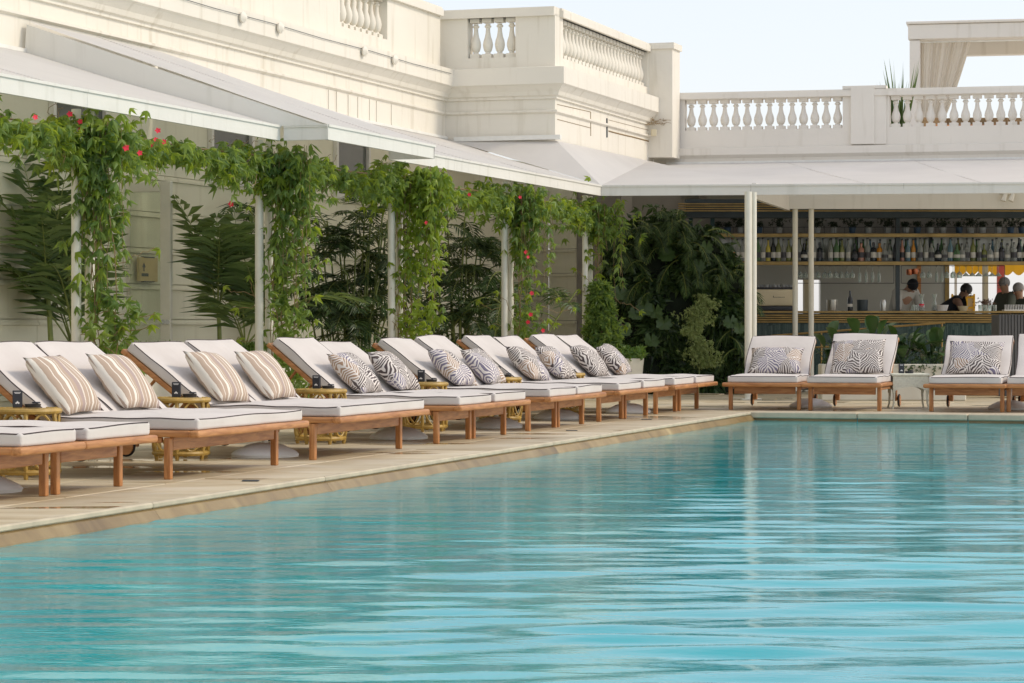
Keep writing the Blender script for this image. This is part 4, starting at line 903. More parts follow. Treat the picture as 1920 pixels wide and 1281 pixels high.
# garlands from post to post
gy = [PXL(-60, -9.0)]+[p+.1 for p in POST]+[POST[-1]+.35]
gl_lab = ['leafy garland entering from the left edge to the first posts', 'leafy garland between first and second post pairs with red flowers', 'leafy garland between second and third post pairs', 'leafy garland between third and fourth post pairs', 'leafy garland between fourth and fifth post pairs']
gfl = [[(66, 220), (131, 214)], [(296, 245), (292, 262), (307, 266), (284, 272)], [], [(880, 365)], [(975, 370)]]
for i in range(5):
    ya, yb = gy[i], gy[i+1]; pm = L(-9.0, (ya+yb)/2, 2.42); t = thing('vine_garland', gl_lab[i], 'vine', pm, 0, 'vine garlands along the awning edge'); mb = MB(); mb2 = MB(); st = MB()
    n = int((yb-ya)*190)
    for k in range(n):
        u = rnd.random(); th_ = .085+.055*math.cos(2*PI*u)+.02*math.sin(u*17+i); zc = 2.40-.03*math.sin(PI*u)+.02*math.sin(u*11+i*2)
        p = L(-9.0+rnd.gauss(0, .07), ya+(yb-ya)*u, zc+rnd.gauss(0, th_*.8)-abs(rnd.gauss(0, .05)))-pm
        cluster(mb if rnd.random() < .75 else mb2, p, rv(.06, .11), .65, rnd.choice((4, 5)))
    for k in range(10):
        u = rnd.random(); p = L(-9.0, ya+(yb-ya)*u, 2.4)-pm; pts = [p]; 
        for j in range(6): p = p+Vector((rv(-.03, .03), rv(-.05, .05), -rv(.02, .06))); pts.append(p)
        st.tube(pts, .003, 4); cluster(mb, pts[-1], .09, .8)
    for k in range(4):
        u = rnd.random(); p = L(-9.0, ya+(yb-ya)*u, 2.46)-pm; pts = [p]
        for j in range(6): p = p+Vector((rv(-.03, .05), 0, rv(-.01, .04))); pts.append(p)
        st.tube(pts, .002, 4)
    st.tube([L(-9.0, ya, 2.42)-pm, L(-9.0, (ya+yb)/2, 2.39)-pm, L(-9.0, yb, 2.42)-pm], .008, 5)
    ob('foliage', mb, V_leafs, t, kind='stuff'); ob('foliage', mb2, V_backlit, t, kind='stuff'); ob('stems', st, M_stemb, t, True, kind='stuff')
    for (px, py) in gfl[i]:
        Y = pm.y-.1; m_ = (px-960)/FPX; Zq = 8.82/(ST-CT*m_); q = C(px, Zq, ZC(py, Zq)); f = MB(); flower(f, q-pm, rv(.018, .024)); ob('flower', f, M_flower, t, True)
def frond(mb, st, base, az, el, ln, nl, ll, lw, curve=1.2, drop=.5):
    d = Vector((math.cos(az)*math.cos(el), math.sin(az)*math.cos(el), math.sin(el))); p = Vector(base); pts = [p.copy()]; n = 14; dirs = []
    for k in range(n):
        d = (d+Vector((0, 0, -curve/n))).normalized(); p = p+d*ln/n; pts.append(p.copy()); dirs.append(d.copy())
    st.tube(pts, [.010*(1-.8*k/n) for k in range(n+1)], 5)
    for i in range(nl):
        u = .22+.78*i/(nl-1); f = u*n; k = min(n-1, int(f)); q = pts[k].lerp(pts[k+1], f-k); dd = dirs[k]; sd = dd.cross(Vector((0, 0, 1))); sd = sd.normalized() if sd.length > .01 else Vector((1, 0, 0)); up = sd.cross(dd)
        env = math.sin(PI*min(1, .18+u*.80))**.6
        for s in (-1, 1):
            v = (sd*s*.9+dd*.65+up*rv(.15, .5)+Vector((rv(-.12, .12), rv(-.12, .12), -drop*rv(.5, 1.5)))).normalized()*ll*env*rv(.75, 1.1)
            mb.leaf(q, v, lw, up, .3, .22)
def palm(label, loc, fr, canes, m, cat='palm', group='potted palms against the left wall', name='kentia_palm', extra=()):
    t = thing(name, label, cat, loc, 0, group); mb = MB(); st = MB()
    for c_ in canes:
        (x, y, hh, r_, ln_) = c_; pts = [(x+ln_*(k/5)**2, y, hh*k/5) for k in range(6)]; cm = MB(); cm.tube(pts, [r_*(1.15-.5*k/5) for k in range(6)], 8); ob('cane', cm, M_stem, t, True)
    for (x, y, z, az, el, ln, nl, ll, lw, cu, dr_) in fr: frond(mb, st, (x, y, z), az, el, ln, nl, ll, lw, cu, dr_)
    ob('foliage', mb, m, t, kind='stuff'); ob('frond_stalks', st, M_stem, t, True, kind='stuff'); return t
# kentia palms (big fronds)
def kent(px, Y, label, seeds, hh, canes):
    r0 = random.Random(seeds); fr = []
    for cx, cyy, ch, r_, ln_ in canes:
        n = 5
        for k in range(n):
            az = k*2.4+r0.uniform(-.4, .4); az = az+1.6 if (math.cos(az) < -.55 and px > 300) or (math.cos(az) > .45 and px < 300) else az; fr.append((cx+ln_, cyy, ch*r0.uniform(.86, 1.0), az, r0.uniform(.95, 1.45), hh*r0.uniform(.8, 1.15), 14, .52, .066, r0.uniform(.6, 1.5), .22))
    return palm(label, C(px, Y), fr, canes, V_palm)
kent(112, 22.9, 'kentia palm with arching dark fronds behind the leftmost vine', 4, 1.3, [(-.06, 0, 1.25, .03, -.05), (.08, .05, 1.0, .026, .04), (.0, .1, .8, .02, .1)])
kent(424, 25.3, 'kentia palm with broad fronds right of the glass screen', 12, 1.2, [(-.05, 0, 1.15, .028, -.03), (.12, .05, .75, .02, .06), (.22, .1, .95, .022, .10)])
def bamb(px, Y, label, seed, n=34, wid=.60, top=2.25):
    r0 = random.Random(seed); t = thing('bamboo_palm', label, 'palm', C(px, Y), 0, 'dark bamboo palms against the left wall'); mb = MB(); st = MB()
    for i in range(n):
        x = r0.gauss(0, wid*.33); y = r0.gauss(0, .12); hh = r0.uniform(.9, top); lx = x*.9+r0.gauss(0, .06); pts = [(x+(lx)*(k/4)**1.5, y, hh*k/4) for k in range(5)]
        cm = MB(); cm.tube(pts, .010, 6); ob('cane', cm, M_stem, t, True)
        for k in range(r0.choice((3, 4, 5))):
            zz = hh*r0.uniform(.72, 1.0); f = zz/hh; bx = x+lx*f**1.5
            frond(mb, st, (bx, y, zz), r0.uniform(0, 6.28), r0.uniform(.3, 1.1), r0.uniform(.4, .68), 14, .23, .026, 1.5, .35)
    for k in range(16): frond(mb, st, (r0.gauss(0, .2), r0.gauss(0, .1), r0.uniform(.3, 1.0)), r0.uniform(0, 6.28), r0.uniform(.2, 1.0), .4, 11, .17, .018, 1.3, .3)
    ob('foliage', mb, V_bamboo, t, kind='stuff'); ob('frond_stalks', st, M_stem, t, True, kind='stuff'); return t
bamb(652, 27.6, 'tall dark bamboo palm with many green canes between second and third posts', 5)
bamb(866, 30.6, 'tall dark bamboo palm between third and fourth posts', 9)
# planters
def planter(p, rx, ry, hh, label, m=M_cream, rnd_=True, leafy=True, lush=1.0, rz=0):
    t = thing('planter', label, 'planter', p, rz, 'pale planters'); mb = MB()
    if rnd_:
        prof = [(.0, 0), (.78, 0), (.92, hh*.45), (.99, hh*.93), (1.0, hh), (.94, hh), (.93, hh-.05), (.0, hh-.05)]; mb.lathe(prof, n=36); mb.v = [(v[0]*rx, v[1]*ry, v[2]) for v in mb.v]; ob('tub', mb, m, t, True)
    else:
        mb.cbox(-rx, rx, -ry, ry, 0, hh, .012); ob('tub', mb, m, t)
    if leafy:
        mb = MB()
        for i in range(int(260*lush*rx/.4)):
            cluster(mb, Vector((rv(-rx, rx)*.98, rv(-ry, ry)*.98, hh+rv(-.02, .13))), rv(.05, .09), -.3)
        ob('foliage', mb, V_ground, t, kind='stuff')
    return t
planter(L(-9.75, 18.9), .62, .30, .52, 'long pale planter behind the two wide loungers', rnd_=False, rz=PI/2-TH)
planter(L(-9.75, 22.2), .62, .30, .52, 'pale planter with low green plants behind second post pair', rnd_=False, rz=PI/2-TH)
planter(L(-9.75, 25.9), .62, .30, .52, 'pale planter tucked behind third post pair', rnd_=False, rz=PI/2-TH)
planter(C(1160, 32.3), .32, .30, .50, 'round tapering cream planter with bright ground cover by the fifth posts')
planter(L(-10.2, 20.9), .8, .28, .60, 'far pale trough under the left kentia palm', rnd_=False, rz=PI/2-TH)
planter(L(-10.2, 24.0), .8, .28, .60, 'far pale trough under the right kentia palm', rnd_=False, rz=PI/2-TH)
# shrub at the foot of the corner vine
sh = thing('leafy_shrub', 'rounded leafy shrub growing beside the corner posts', 'shrub', C(1128, 32.2)); mb = MB()
for i in range(900):
    u = rnd.random(); z = .45+1.0*u**1.2; rr = .30*(1.1-.7*u); a = rv(0, 6.28); q = rr*math.sqrt(rnd.random()); cluster(mb, Vector((q*math.cos(a)-.02*u, q*math.sin(a)*.6, z)), rv(.06, .10), .2, 5)
ob('foliage', mb, V_leafs, sh, kind='stuff'); mb = MB(); mb.tube([(0, 0, .0), (.02, 0, .6), (-.02, 0, 1.1)], .015, 6); ob('stem', mb, M_stemb, sh, True)
# plant wall
gw = thing('plant_wall', 'tall dark green wall of mixed foliage between corner posts and bar', 'hedge', C(1275, 35.2)); mb = MB()
def gtop(x):      # height of the mass over x (-1.0 .. 0.95)
    return 2.36-.10*math.sin(x*5)-.12*max(0, x)**1.0-(1.35*max(0, x-.42))
Y0 = 35.2; big = MB()
for i in range(5200):
    x = rv(-1.05, .90); zt = gtop(x)+rnd.gauss(0, .06); z = rv(.02, zt); bul = .22+.12*math.sin(x*6+z*4)+.08*math.sin(z*9-x*3); y = -bul+rv(0, .16)
    cluster(mb, Vector((x, y, z)), rv(.06, .20), .55, rnd.choice((3, 4, 5)))
for i in range(70):
    x = rv(-1.0, .85); z = gtop(x)-abs(rnd.gauss(0, .5)); frond(mb, big, (x, -.3, z), rv(-2.6, -.5), rv(-.2, .9), rv(.35, .6), 12, .16, .022, 1.8, .4)
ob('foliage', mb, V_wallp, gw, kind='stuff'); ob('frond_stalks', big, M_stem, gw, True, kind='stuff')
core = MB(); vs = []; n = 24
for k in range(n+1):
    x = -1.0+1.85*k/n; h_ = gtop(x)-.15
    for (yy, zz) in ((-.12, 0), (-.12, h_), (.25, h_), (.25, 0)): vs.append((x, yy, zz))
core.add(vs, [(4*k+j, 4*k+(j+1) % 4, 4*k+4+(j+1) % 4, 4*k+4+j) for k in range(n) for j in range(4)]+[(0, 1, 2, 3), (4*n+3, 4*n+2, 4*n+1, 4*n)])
ob('plant_core', core, mat('near_black_green', (.012, .02, .01), .95, .3, 8), gw)  # solid near-black core filling the plant mass behind the leaves
def mons(p, s, az, tiltv, m=V_mons):
    """split heart-shaped leaf with notches"""
    mb = MB(); out = []; n = 28
    for i in range(n+1):
        a = -PI+2*PI*i/n; r_ = s*(.62-.30*math.cos(a)**3*.6+.12*abs(math.sin(a))); r_ *= (1 if i % 3 else .80) if .5 < abs(a) < 2.6 else 1
        if abs(abs(a)-PI) < .2: r_ *= .35
        out.append((r_*math.sin(a), .04*s*math.cos(3*a), -r_*math.cos(a)*-1))
    vs = [Vector((0, .05*s, 0))]+[Vector(o_) for o_ in out]
    Mx = Matrix.Translation(p) @ Matrix.Rotation(az, 4, 'Z') @ Matrix.Rotation(tiltv, 4, 'X') @ Matrix.Rotation(PI, 4, 'Y')
    mb.add([Mx @ v for v in vs], [(0, i, i+1) for i in range(1, n+1)]); return mb
for (px, py, s) in ((1163, 552, .17), (1229, 587, .15), (1245, 608, .16), (1208, 580, .17), (1370, 606, .15), (1386, 618, .12), (1250, 480, .17), (1325, 466, .14), (1192, 590, .15), (1170, 620, .16), (1310, 500, .13), (1290, 620, .13), (1222, 640, .16)):
    Y = 34.72; q = C(px, Y, ZC(py, Y))-gw.location; ob('monstera_leaf', mons(q, s, rv(-.5, .5), rv(-.5, .1)), V_mons, gw)
lt = thing('variegated_creeper', 'pale green small leaved creeper spilling down the front of the plant wall', 'creeper', C(1310, 34.7)); mb = MB()
for i in range(1500):
    z = rv(.35, 1.33); u = (z-.35)/.98; x = rnd.gauss(.07*math.sin(u*7+1), .075+.035*math.sin(u*11))+(.10*math.sin(u*23) if rnd.random() < .4 else 0); cluster(mb, Vector((x, rv(-.12, .02)-.08*math.sin(PI*u), z)), rv(.03, .055), .3, 4)
ob('foliage', mb, V_light, lt, kind='stuff'); mb = MB(); mb.tube([(0, 0, 0), (.02, .02, .6), (0, .04, 1.3)], .01, 5); ob('stem', mb, M_stem, lt, True)
# dark walls round the recess behind plant wall
rec = thing('recess_wall', 'dark grey wall in the recess above the plant wall', 'wall', C(1200, 37)); mb = MB()
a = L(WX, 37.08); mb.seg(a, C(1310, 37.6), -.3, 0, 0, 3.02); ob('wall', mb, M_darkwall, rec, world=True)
for zi in range(len(zs)-1):
    mb = MB(); b_ = Vector((C(1086, 37.3).x, a.y+(C(1086, 37.3).x-a.x)*(C(1310, 37.6).y-a.y)/(C(1310, 37.6).x-a.x)))
    mb.seg(a, b_, .001, .04, zs[zi]+.004, zs[zi+1]-.05); mb.seg(a, b_, .001, .06, zs[zi+1]-.048, zs[zi+1]-.004); ob('stone_course', mb, M_course, rec, world=True)
mb = MB(); mb.seg(a, b_, .001, .04, 2.445, 3.0); ob('frieze_panel', mb, M_course, rec, world=True)
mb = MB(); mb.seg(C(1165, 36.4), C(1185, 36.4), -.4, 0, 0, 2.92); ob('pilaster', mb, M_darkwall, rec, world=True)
# ------------------------------------------------------------------ bar
BZ = 36.3
bar = thing('bar_counter', 'long bar counter with brass banded edge and green tiled front', 'bar', C(1650, BZ))
def bx(name, px0, px1, y0, y1, z0, z1, m, parent, b=.004): mb = MB(); mb.cbox(C(px0, BZ).x, C(px1, BZ).x, y0, y1, z0, z1, b); return ob(name, mb, m, parent, world=True)
bx('countertop', 1340, 1935, BZ-.06, BZ+.62, 1.085, 1.115, M_brass, bar)
for k in range(4): bx('brass_band', 1342, 1935, BZ-.045+.004*k, BZ+.02, 1.055-.032*k-.012, 1.055-.032*k+.012, M_brass, bar)
bx('counter_body', 1345, 1930, BZ+.02, BZ+.6, 0, 1.08, M_teal, bar)
tl = MB(); x = C(1345, BZ).x; r_ = random.Random(8)
M_tile = leafmat('green_glazed_tile', (.025, .055, .05), (.075, .12, .11), 0.0, .25)
while x < C(1930, BZ).x:
    z = .02-r_.uniform(0, .1)
    while z < .935:
        z1 = min(z+.14, .94); tl.box(x+.001, x+.026, BZ-.002-r_.uniform(0, .006), BZ+.019, max(z, .0)+.002, z1-.001); z += .14
    x += .028
ob('tile_front', tl, M_tile, bar, world=True, kind='stuff')
shf = thing('bar_shelving', 'hanging bar shelves with brass fronts on dark teal uprights', 'shelf', C(1650, 36.9, 1.1))
for (zz, x0) in ((1.80, 1352), (2.20, 1318)):
    mb = MB(); mb.box(C(x0, 36.6).x, C(1935, 36.6).x, 36.62, 37.05, zz, zz+.03); ob('shelf_board', mb, M_dark, shf, world=True)
    mb = MB(); mb.cbox(C(x0, 36.6).x, C(1935, 36.6).x, 36.59, 36.615, zz-.028, zz+.024, .003); ob('brass_edge', mb, M_brass, shf, world=True)
for px in (1683, 1295, 1336, 1940):
    mb = MB(); mb.box(C(px, 36.7).x-.028, C(px, 36.7).x+.028, 36.67, 36.73, 1.115 if px > 1600 else 0, 2.70); ob('upright', mb, M_dark if px > 1600 else M_teal, shf, world=True)
for k in range(4): mb = MB(); mb.cbox(C(1272, 36.2).x, C(1940, 36.2).x, 36.2+.02*k, 36.23+.02*k, 2.52+.034*k, 2.538+.034*k, .003); ob('brass_slat', mb, M_brass, shf, world=True)
mb = MB(); mb.box(C(1285, 36.4).x, C(1940, 36.4).x, 36.33, 36.6, 2.44, 2.70); ob('canopy_box', mb, M_dark, shf, world=True)
mb = MB(); x0, x1 = C(1318, 36.6).x, C(1935, 36.6).x
mb.tube([(x0, 36.63, 2.315), (x1, 36.63, 2.315)], .004, 5); xx = x0
while xx < x1: mb.tube([(xx, 36.63, 2.23), (xx, 36.63, 2.315)], .003, 4); xx += .145
ob('gallery_rail', mb, M_black, shf, world=True)
mb = MB(); mb.box(C(1300, 37.1).x, C(1940, 37.1).x, 37.08, 37.10, 2.24, 2.72); ob('back_board', mb, M_darkwall, shf, world=True)
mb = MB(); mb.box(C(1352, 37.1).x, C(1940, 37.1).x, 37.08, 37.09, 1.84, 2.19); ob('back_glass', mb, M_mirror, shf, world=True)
for px in (1606, 1683, 1745): mb = MB(); mb.box(C(px, 37.06).x-.02, C(px, 37.06).x+.02, 37.03, 37.07, 1.84, 2.19); ob('divider', mb, M_dark, shf, world=True)
# back bar wall with openings to the bright terrace outside
bw = thing('back_bar_wall', 'grey wall behind the bar pierced by openings to the bright terrace', 'wall', C(1600, 40.0))
def wb(px0, px1, z0, z1, m=M_grey, name='wall', Y=40.0, t=.2): mb = MB(); mb.box(C(px0, Y).x, C(px1, Y).x, Y, Y+t, z0, z1); return ob(name, mb, m, bw, world=True)
wb(1270, 1495, 0, 3.3); wb(1538, 1772, 0, 3.3); wb(1495, 1538, 0, 1.0); wb(1495, 1538, 1.62, 3.3); wb(1772, 1960, 0, 1.0); wb(1772, 1960, 1.97, 3.3)
wb(1772, 1780, 1.0, 1.97, M_brass, 'door_frame', 39.98, .2); wb(1846, 1853, 1.0, 1.97, M_paper, 'door_frame', 39.98, .2); wb(1508, 1516, 1.0, 1.62, M_paper, 'window_frame', 39.98, .2); wb(1720, 1727, 0.9, 1.9, M_teak, 'door_frame', 39.98, .015)
mb = MB(); mb.box(C(1270, 38).x, 8.3, 36.65, 45, 2.86, 2.89); ob('ceiling', mb, M_grey, bw, world=True)
# outside terrace: yellow scalloped awning, yellow chair, red post
ya = thing('yellow_awning', 'bright yellow scalloped awning beyond the bar opening', 'awning', C(1850, 44)); mb = MB()
xx = C(1790, 44).x
while xx < C(1965, 44).x:
    vs = [(xx, 44, 2.35), (xx+.2, 44, 2.35)]+[(xx+.2-.2*k/6, 44, 1.83-.07*math.sin(PI*k/6)) for k in range(7)]; mb.poly(vs, .01); xx += .2
ob('scalloped_valance', mb, M_yellow, ya, world=True); mb = MB(); mb.poly([(C(1790, 44).x, 44.02, 2.36), (C(1965, 44).x, 44.02, 2.36), (C(1965, 44).x, 46, 2.6), (C(1790, 44).x, 46, 2.6)], .01); ob('canvas', mb, M_yellow, ya, world=True)
for px_ in (1792, 1962): mb = MB(); q_ = C(px_, 44.03); mb.box(q_.x-.02, q_.x+.02, 44.02, 44.06, 0, 2.35); ob('pole', mb, M_metalw, ya, world=True)
mb = MB(); q = C(1877, 43); mb.box(q.x-.055, q.x+.055, 43, 43.1, 0, 2.1); tag(ob('red_post', mb, M_redp), 'red painted post standing outside the bar opening', 'post')
yc = thing('yellow_cabinet', 'yellow lattice cabinet outside behind the bar', 'cabinet', C(1806, 42)); 
for k in range(4): mb = MB(); mb.box(-.18+.12*k-.012, -.18+.12*k+.012, -.02, .02, 0, 1.42); ob('upright', mb, M_yellow, yc)
for k in range(6): mb = MB(); mb.box(-.19, .19, -.018, .018, .5+.17*k, .53+.17*k); ob('crossbar', mb, M_yellow, yc)
mb = MB(); mb.box(-.19, .19, .03, .05, 0, 1.40); ob('back', mb, M_paper, yc)
# gold handrail in front of the bar
hr = thing('brass_handrail', 'thin brass handrail angled in front of the green tiled bar', 'handrail', C(1620, 35.9)); mb = MB(); Yh = 35.9
def hp(px, py): return C(px, Yh, ZC(py, Yh))
for pts in ([(1445, 630), (1550, 622), (1772, 605)], [(1515, 652), (1560, 650)]):
    mb = MB()
    for a_, b_ in zip(pts, pts[1:]):
        a1, b1 = hp(*a_), hp(*b_); mb.seg(a1, b1, -.015, .015, 0, .001) if False else mb.tube([a1, b1], .016, 6)
    ob('rail', mb, M_brass, hr, True, world=True)
for px, py in ((1766, 606), (1455, 630), (1540, 623)): mb = MB(); q = hp(px, py); mb.tube([(q.x, q.y, 0), q], .014, 6); ob('stanchion', mb, M_brass, hr, True, world=True)
# charcoal fluted screen at right edge
fp = thing('fluted_panel', 'charcoal vertically fluted screen at the right edge', 'screen', C(1925, 33)); xx = -.36
while xx < .5: mb = MB(); mb.cbox(xx, xx+.034, -.02, .02, 0, 1.055, .006); ob('flute', mb, M_panel, fp); xx += .04
mb = MB(); mb.box(-.36, .52, .021, .5, 0, 1.05); ob('back_panel', mb, M_panel, fp)
# long planter with lilies
pl = planter(C(1672, 31.3), .88, .18, .445, 'long cream trough with big glossy leaves behind the far row', rnd_=False, leafy=False)
mb = MB()
for i in range(260):
    u = rv(-.86, .86); z = .44-abs(rnd.gauss(0, .08)); cluster(mb, Vector((u, -.19-rv(0, .03), z)) if rnd.random() < .4 and u > .05 else Vector((u, rv(-.15, .15), .45+rv(0, .10))), rv(.035, .06), .5, 4)
ob('foliage', mb, V_wallp, pl, kind='stuff')
def lily(px, label, seed, n, hh):
    r0 = random.Random(seed); t = thing('broad_leaf_plant', label, 'plant', C(px, 31.3, .44))
    for i in range(n):
        a = r0.uniform(0, 6.28); lean2 = r0.uniform(.25, 1.15); l = r0.uniform(.30, .48); base = Vector((r0.gauss(0, .07), r0.gauss(0, .04), 0)); d = Vector((math.cos(a)*math.sin(lean2), math.sin(a)*math.sin(lean2)*.6, math.cos(lean2)))
        p1 = base+d*r0.uniform(.1, .34)*hh; mb = MB(); mb.tube([base, p1], .006, 5)
        sd = d.cross(Vector((0, 0, 1))); sd = sd.normalized() if sd.length > .05 else Vector((1, 0, 0)); nr = sd.cross(d); m_ = 8; vs = []; w = l*r0.uniform(.34, .44)
        for k in range(m_+1):
            u = k/m_; c_ = p1+d*l*u+Vector((0, 0, -l*.45*u*u))+Vector((d.x, d.y, 0))*l*.12*u*u; ww = w*.5*math.sin(PI*min(1, u*.97+.03))**.75+.001
            for s in (-1, 0, 1): vs.append(c_+sd*s*ww+nr*(abs(s)*ww*.28))
        fs = [(3*k+j, 3*k+j+1, 3*k+4+j, 3*k+3+j) for k in range(m_) for j in range(2)]; mb.add(vs, fs); ob('leaf', mb, V_lily, t, True)
for px, lab, sd_, n, hh in ((1565, 'broad leaved plant standing left in the trough, behind middle far lounger', 3, 15, 1.0), (1622, 'broad leaved plant with tall upright leaf in the trough above middle far lounger', 5, 17, 1.25), (1690, 'dark broad leaved plant in the trough above the wicker table', 8, 22, .9), (1745, 'dark broad leaved plant at the right of trough by third far lounger', 11, 20, .9)): lily(px, lab, sd_, n, hh)
# ------------------------------------------------------------------ bottles, glasses, pots
def bottle_mesh(kind, m):
    P = {'slim': [(.0, 0), (.033, .002), (.035, .02), (.035, .17), (.028, .20), (.014, .235), (.013, .29), (.015, .292), (.015, .305), (.0, .306)],
         'round': [(.0, 0), (.045, .002), (.05, .03), (.05, .10), (.035, .15), (.016, .17), (.014, .22), (.018, .222), (.018, .24), (.0, .24)],
         'square': [(.0, 0), (.043, .002), (.044, .01), (.044, .17), (.036, .185), (.016, .20), (.015, .235), (.02, .236), (.02, .255), (.0, .256)],
         'tall': [(.0, 0), (.036, .002), (.038, .02), (.038, .20), (.020, .25), (.014, .27), (.014, .32), (.0, .322)]}[kind]
    mb = MB(); mb.lathe(P, n=12 if kind != 'square' else 8); return mb.mesh('bottle_glass', m, True)
BC = {'clear': glassmat('bottle_clear', (.75, .78, .74), .35), 'green': glassmat('bottle_green', (.25, .45, .22), .45), 'amber': mat('bottle_amber', (.55, .24, .03), .12, .2, 6), 'yellow': mat('bottle_yellow', (.6, .5, .08), .15, .2, 6), 'blue': glassmat('bottle_blue', (.3, .5, .6), .45), 'dark': mat('bottle_dark', (.02, .025, .03), .12, .2, 6), 'olive': mat('bottle_olive', (.20, .22, .07), .15, .25, 6), 'rose': mat('bottle_rose', (.5, .25, .18), .15, .2, 6)}
M_lab = {'white': mat('label_white', (.6, .58, .52), .6, .1), 'dark': mat('label_dark', (.06, .06, .07), .6, .1), 'orange': mat('label_orange', (.7, .25, .03), .6, .1)}
protos = {}
def bottle(px, kind, col, lb, Y=36.78, z=1.831):
    key = (kind, col, lb); lab = '%s %s bottle with %s label in the row on the lower bar shelf' % ({'slim': 'slim', 'round': 'rounded', 'square': 'squat square', 'tall': 'tall'}[kind], col, lb)
    loc = C(px, Y, z)
    if key in protos: return dup(protos[key], loc, rnd.uniform(0, 6), None)
    t = thing('bottle', lab, 'bottle', loc, 0, '%s %s bottles with %s label on the bar shelf' % (kind, col, lb)); o = bpy.data.objects.new('glass_body', bottle_mesh(kind, BC[col])); COL.objects.link(o); o.parent = t
    r_ = {'slim': .0362, 'round': .0512, 'square': .0452, 'tall': .0392}[kind]; mb = MB(); mb.lathe([(r_, .05), (r_, .05+(.08 if kind != 'round' else .045))], n=12 if kind != 'square' else 8); ob('label_band', mb, M_lab[lb], t, True); 
    mb = MB(); hz = {'slim': .30, 'round': .235, 'square': .25, 'tall': .315}[kind]; mb.lathe([(.0, hz), (.017, hz), (.017, hz+.022), (.0, hz+.023)], n=10); ob('cap', mb, M_black if lb != 'orange' else M_copper, t, True)
    protos[key] = t; return t
rb = random.Random(21); seq = [('tall', 'clear', 'orange'), ('slim', 'clear', 'white'), ('slim', 'clear', 'white'), ('slim', 'clear', 'white'), None, ('tall', 'green', 'dark'), ('tall', 'clear', 'white'), ('slim', 'yellow', 'dark'), ('tall', 'dark', 'white'), ('tall', 'olive', 'white'), ('slim', 'clear', 'dark'), ('slim', 'olive', 'white'), ('tall', 'olive', 'dark')]
px = 1373
for s_ in seq:
    if s_: bottle(px, *s_)
    px += 9.6
kinds = ['slim', 'round', 'square', 'tall']; cols = ['clear', 'clear', 'green', 'olive', 'blue', 'amber', 'clear', 'rose', 'dark', 'clear', 'clear']
while px < 1925:
    if rb.random() < .92:
        kd = rb.choice(kinds); cc = rb.choice(cols); bottle(px, kd, cc, rb.choice(['white', 'dark', 'white']), Y=36.78+rb.uniform(-.02, .02))
    px += rb.uniform(9, 12.5)
px = 1500
while px < 1920:
    if rb.random() < .8: bottle(px, rb.choice(['tall', 'slim']), rb.choice(['clear', 'green', 'clear', 'olive', 'blue']), 'white', Y=36.93)
    px += rb.uniform(12, 19)
# hanging glasses
hg = thing('glass_rack', 'black wire rack under the lower shelf, left of the upright', 'rack', C(1570, 36.8, 1.6)); hg2 = thing('glass_rack', 'black wire rack under the lower shelf, right of the upright', 'rack', C(1800, 36.8, 1.6))
for t, a, b in ((hg, 1494, 1676), (hg2, 1690, 1884)):
    for zz in (1.765, 1.515): mb = MB(); mb.tube([C(a, 36.72, zz), C(b, 36.72, zz)], .005, 5); ob('rail', mb, M_black, t, world=True)
    for px in (a, b): mb = MB(); mb.tube([C(px, 36.72, 1.515), C(px, 36.72, 1.77)], .005, 5); ob('bar', mb, M_black, t, world=True)
def wineglass(kind):
    mb = MB()
    if kind == 'wine': mb.lathe([(.032, 0), (.031, -.003), (.004, -.008), (.004, -.075), (.012, -.085), (.034, -.105), (.040, -.135), (.034, -.175), (.033, -.175), (.038, -.135), (.030, -.108), (.0, -.09)], n=12)
    elif kind == 'flute': mb.lathe([(.032, 0), (.031, -.003), (.004, -.008), (.004, -.075), (.018, -.10), (.024, -.15), (.020, -.235), (.019, -.235), (.022, -.15), (.0, -.09)], n=12)
    else: mb.lathe([(.034, 0), (.033, -.003), (.004, -.008), (.004, -.09), (.008, -.10), (.056, -.150), (.055, -.150), (.0, -.098)], n=14)
    return mb.mesh('stem_glass', M_glass, True)
GM = {k: wineglass(k) for k in ('wine', 'flute', 'martini')}
for kd, ps, grp in (('wine', [1500, 1510, 1522, 1534, 1546, 1556, 1567, 1577, 1588, 1598, 1730, 1742, 1775, 1787, 1799], 'wine glasses'), ('flute', [1612, 1624, 1636, 1648, 1756, 1766], 'flutes'), ('martini', [1811, 1823, 1835, 1849, 1860, 1872], 'martini glasses')):
    for px in ps:
        o = bpy.data.objects.new('stem_glass', GM[kd]); COL.objects.link(o); o.location = C(px, 36.8+rnd.uniform(-.03, .03), 1.765)
        tag(o, {'wine': 'upside down wine glass hanging in the bar rack', 'flute': 'upside down slender flute glass hanging in the bar rack', 'martini': 'upside down martini glass hanging in the bar rack'}[kd], 'glass', grp+' hanging upside down from the bar rack')
for i, (px, dz) in enumerate(((1705, 0), (1716, .01))):
    t = thing('copper_mug', ['left copper mug hanging under the bar shelf', 'right copper mug hanging under the bar shelf'][i], 'mug', C(px, 36.75, 1.63+dz)); mb = MB(); mb.lathe([(.0, 0), (.04, .005), (.045, .04), (.042, .085), (.038, .085), (.0, .02)], n=14); ob('cup', mb, M_copper, t, True)
    mb = MB(); mb.tube([(.04, 0, .02), (.065, 0, .03), (.065, 0, .065), (.04, 0, .075)], .005, 6); ob('handle', mb, M_copper, t, True)
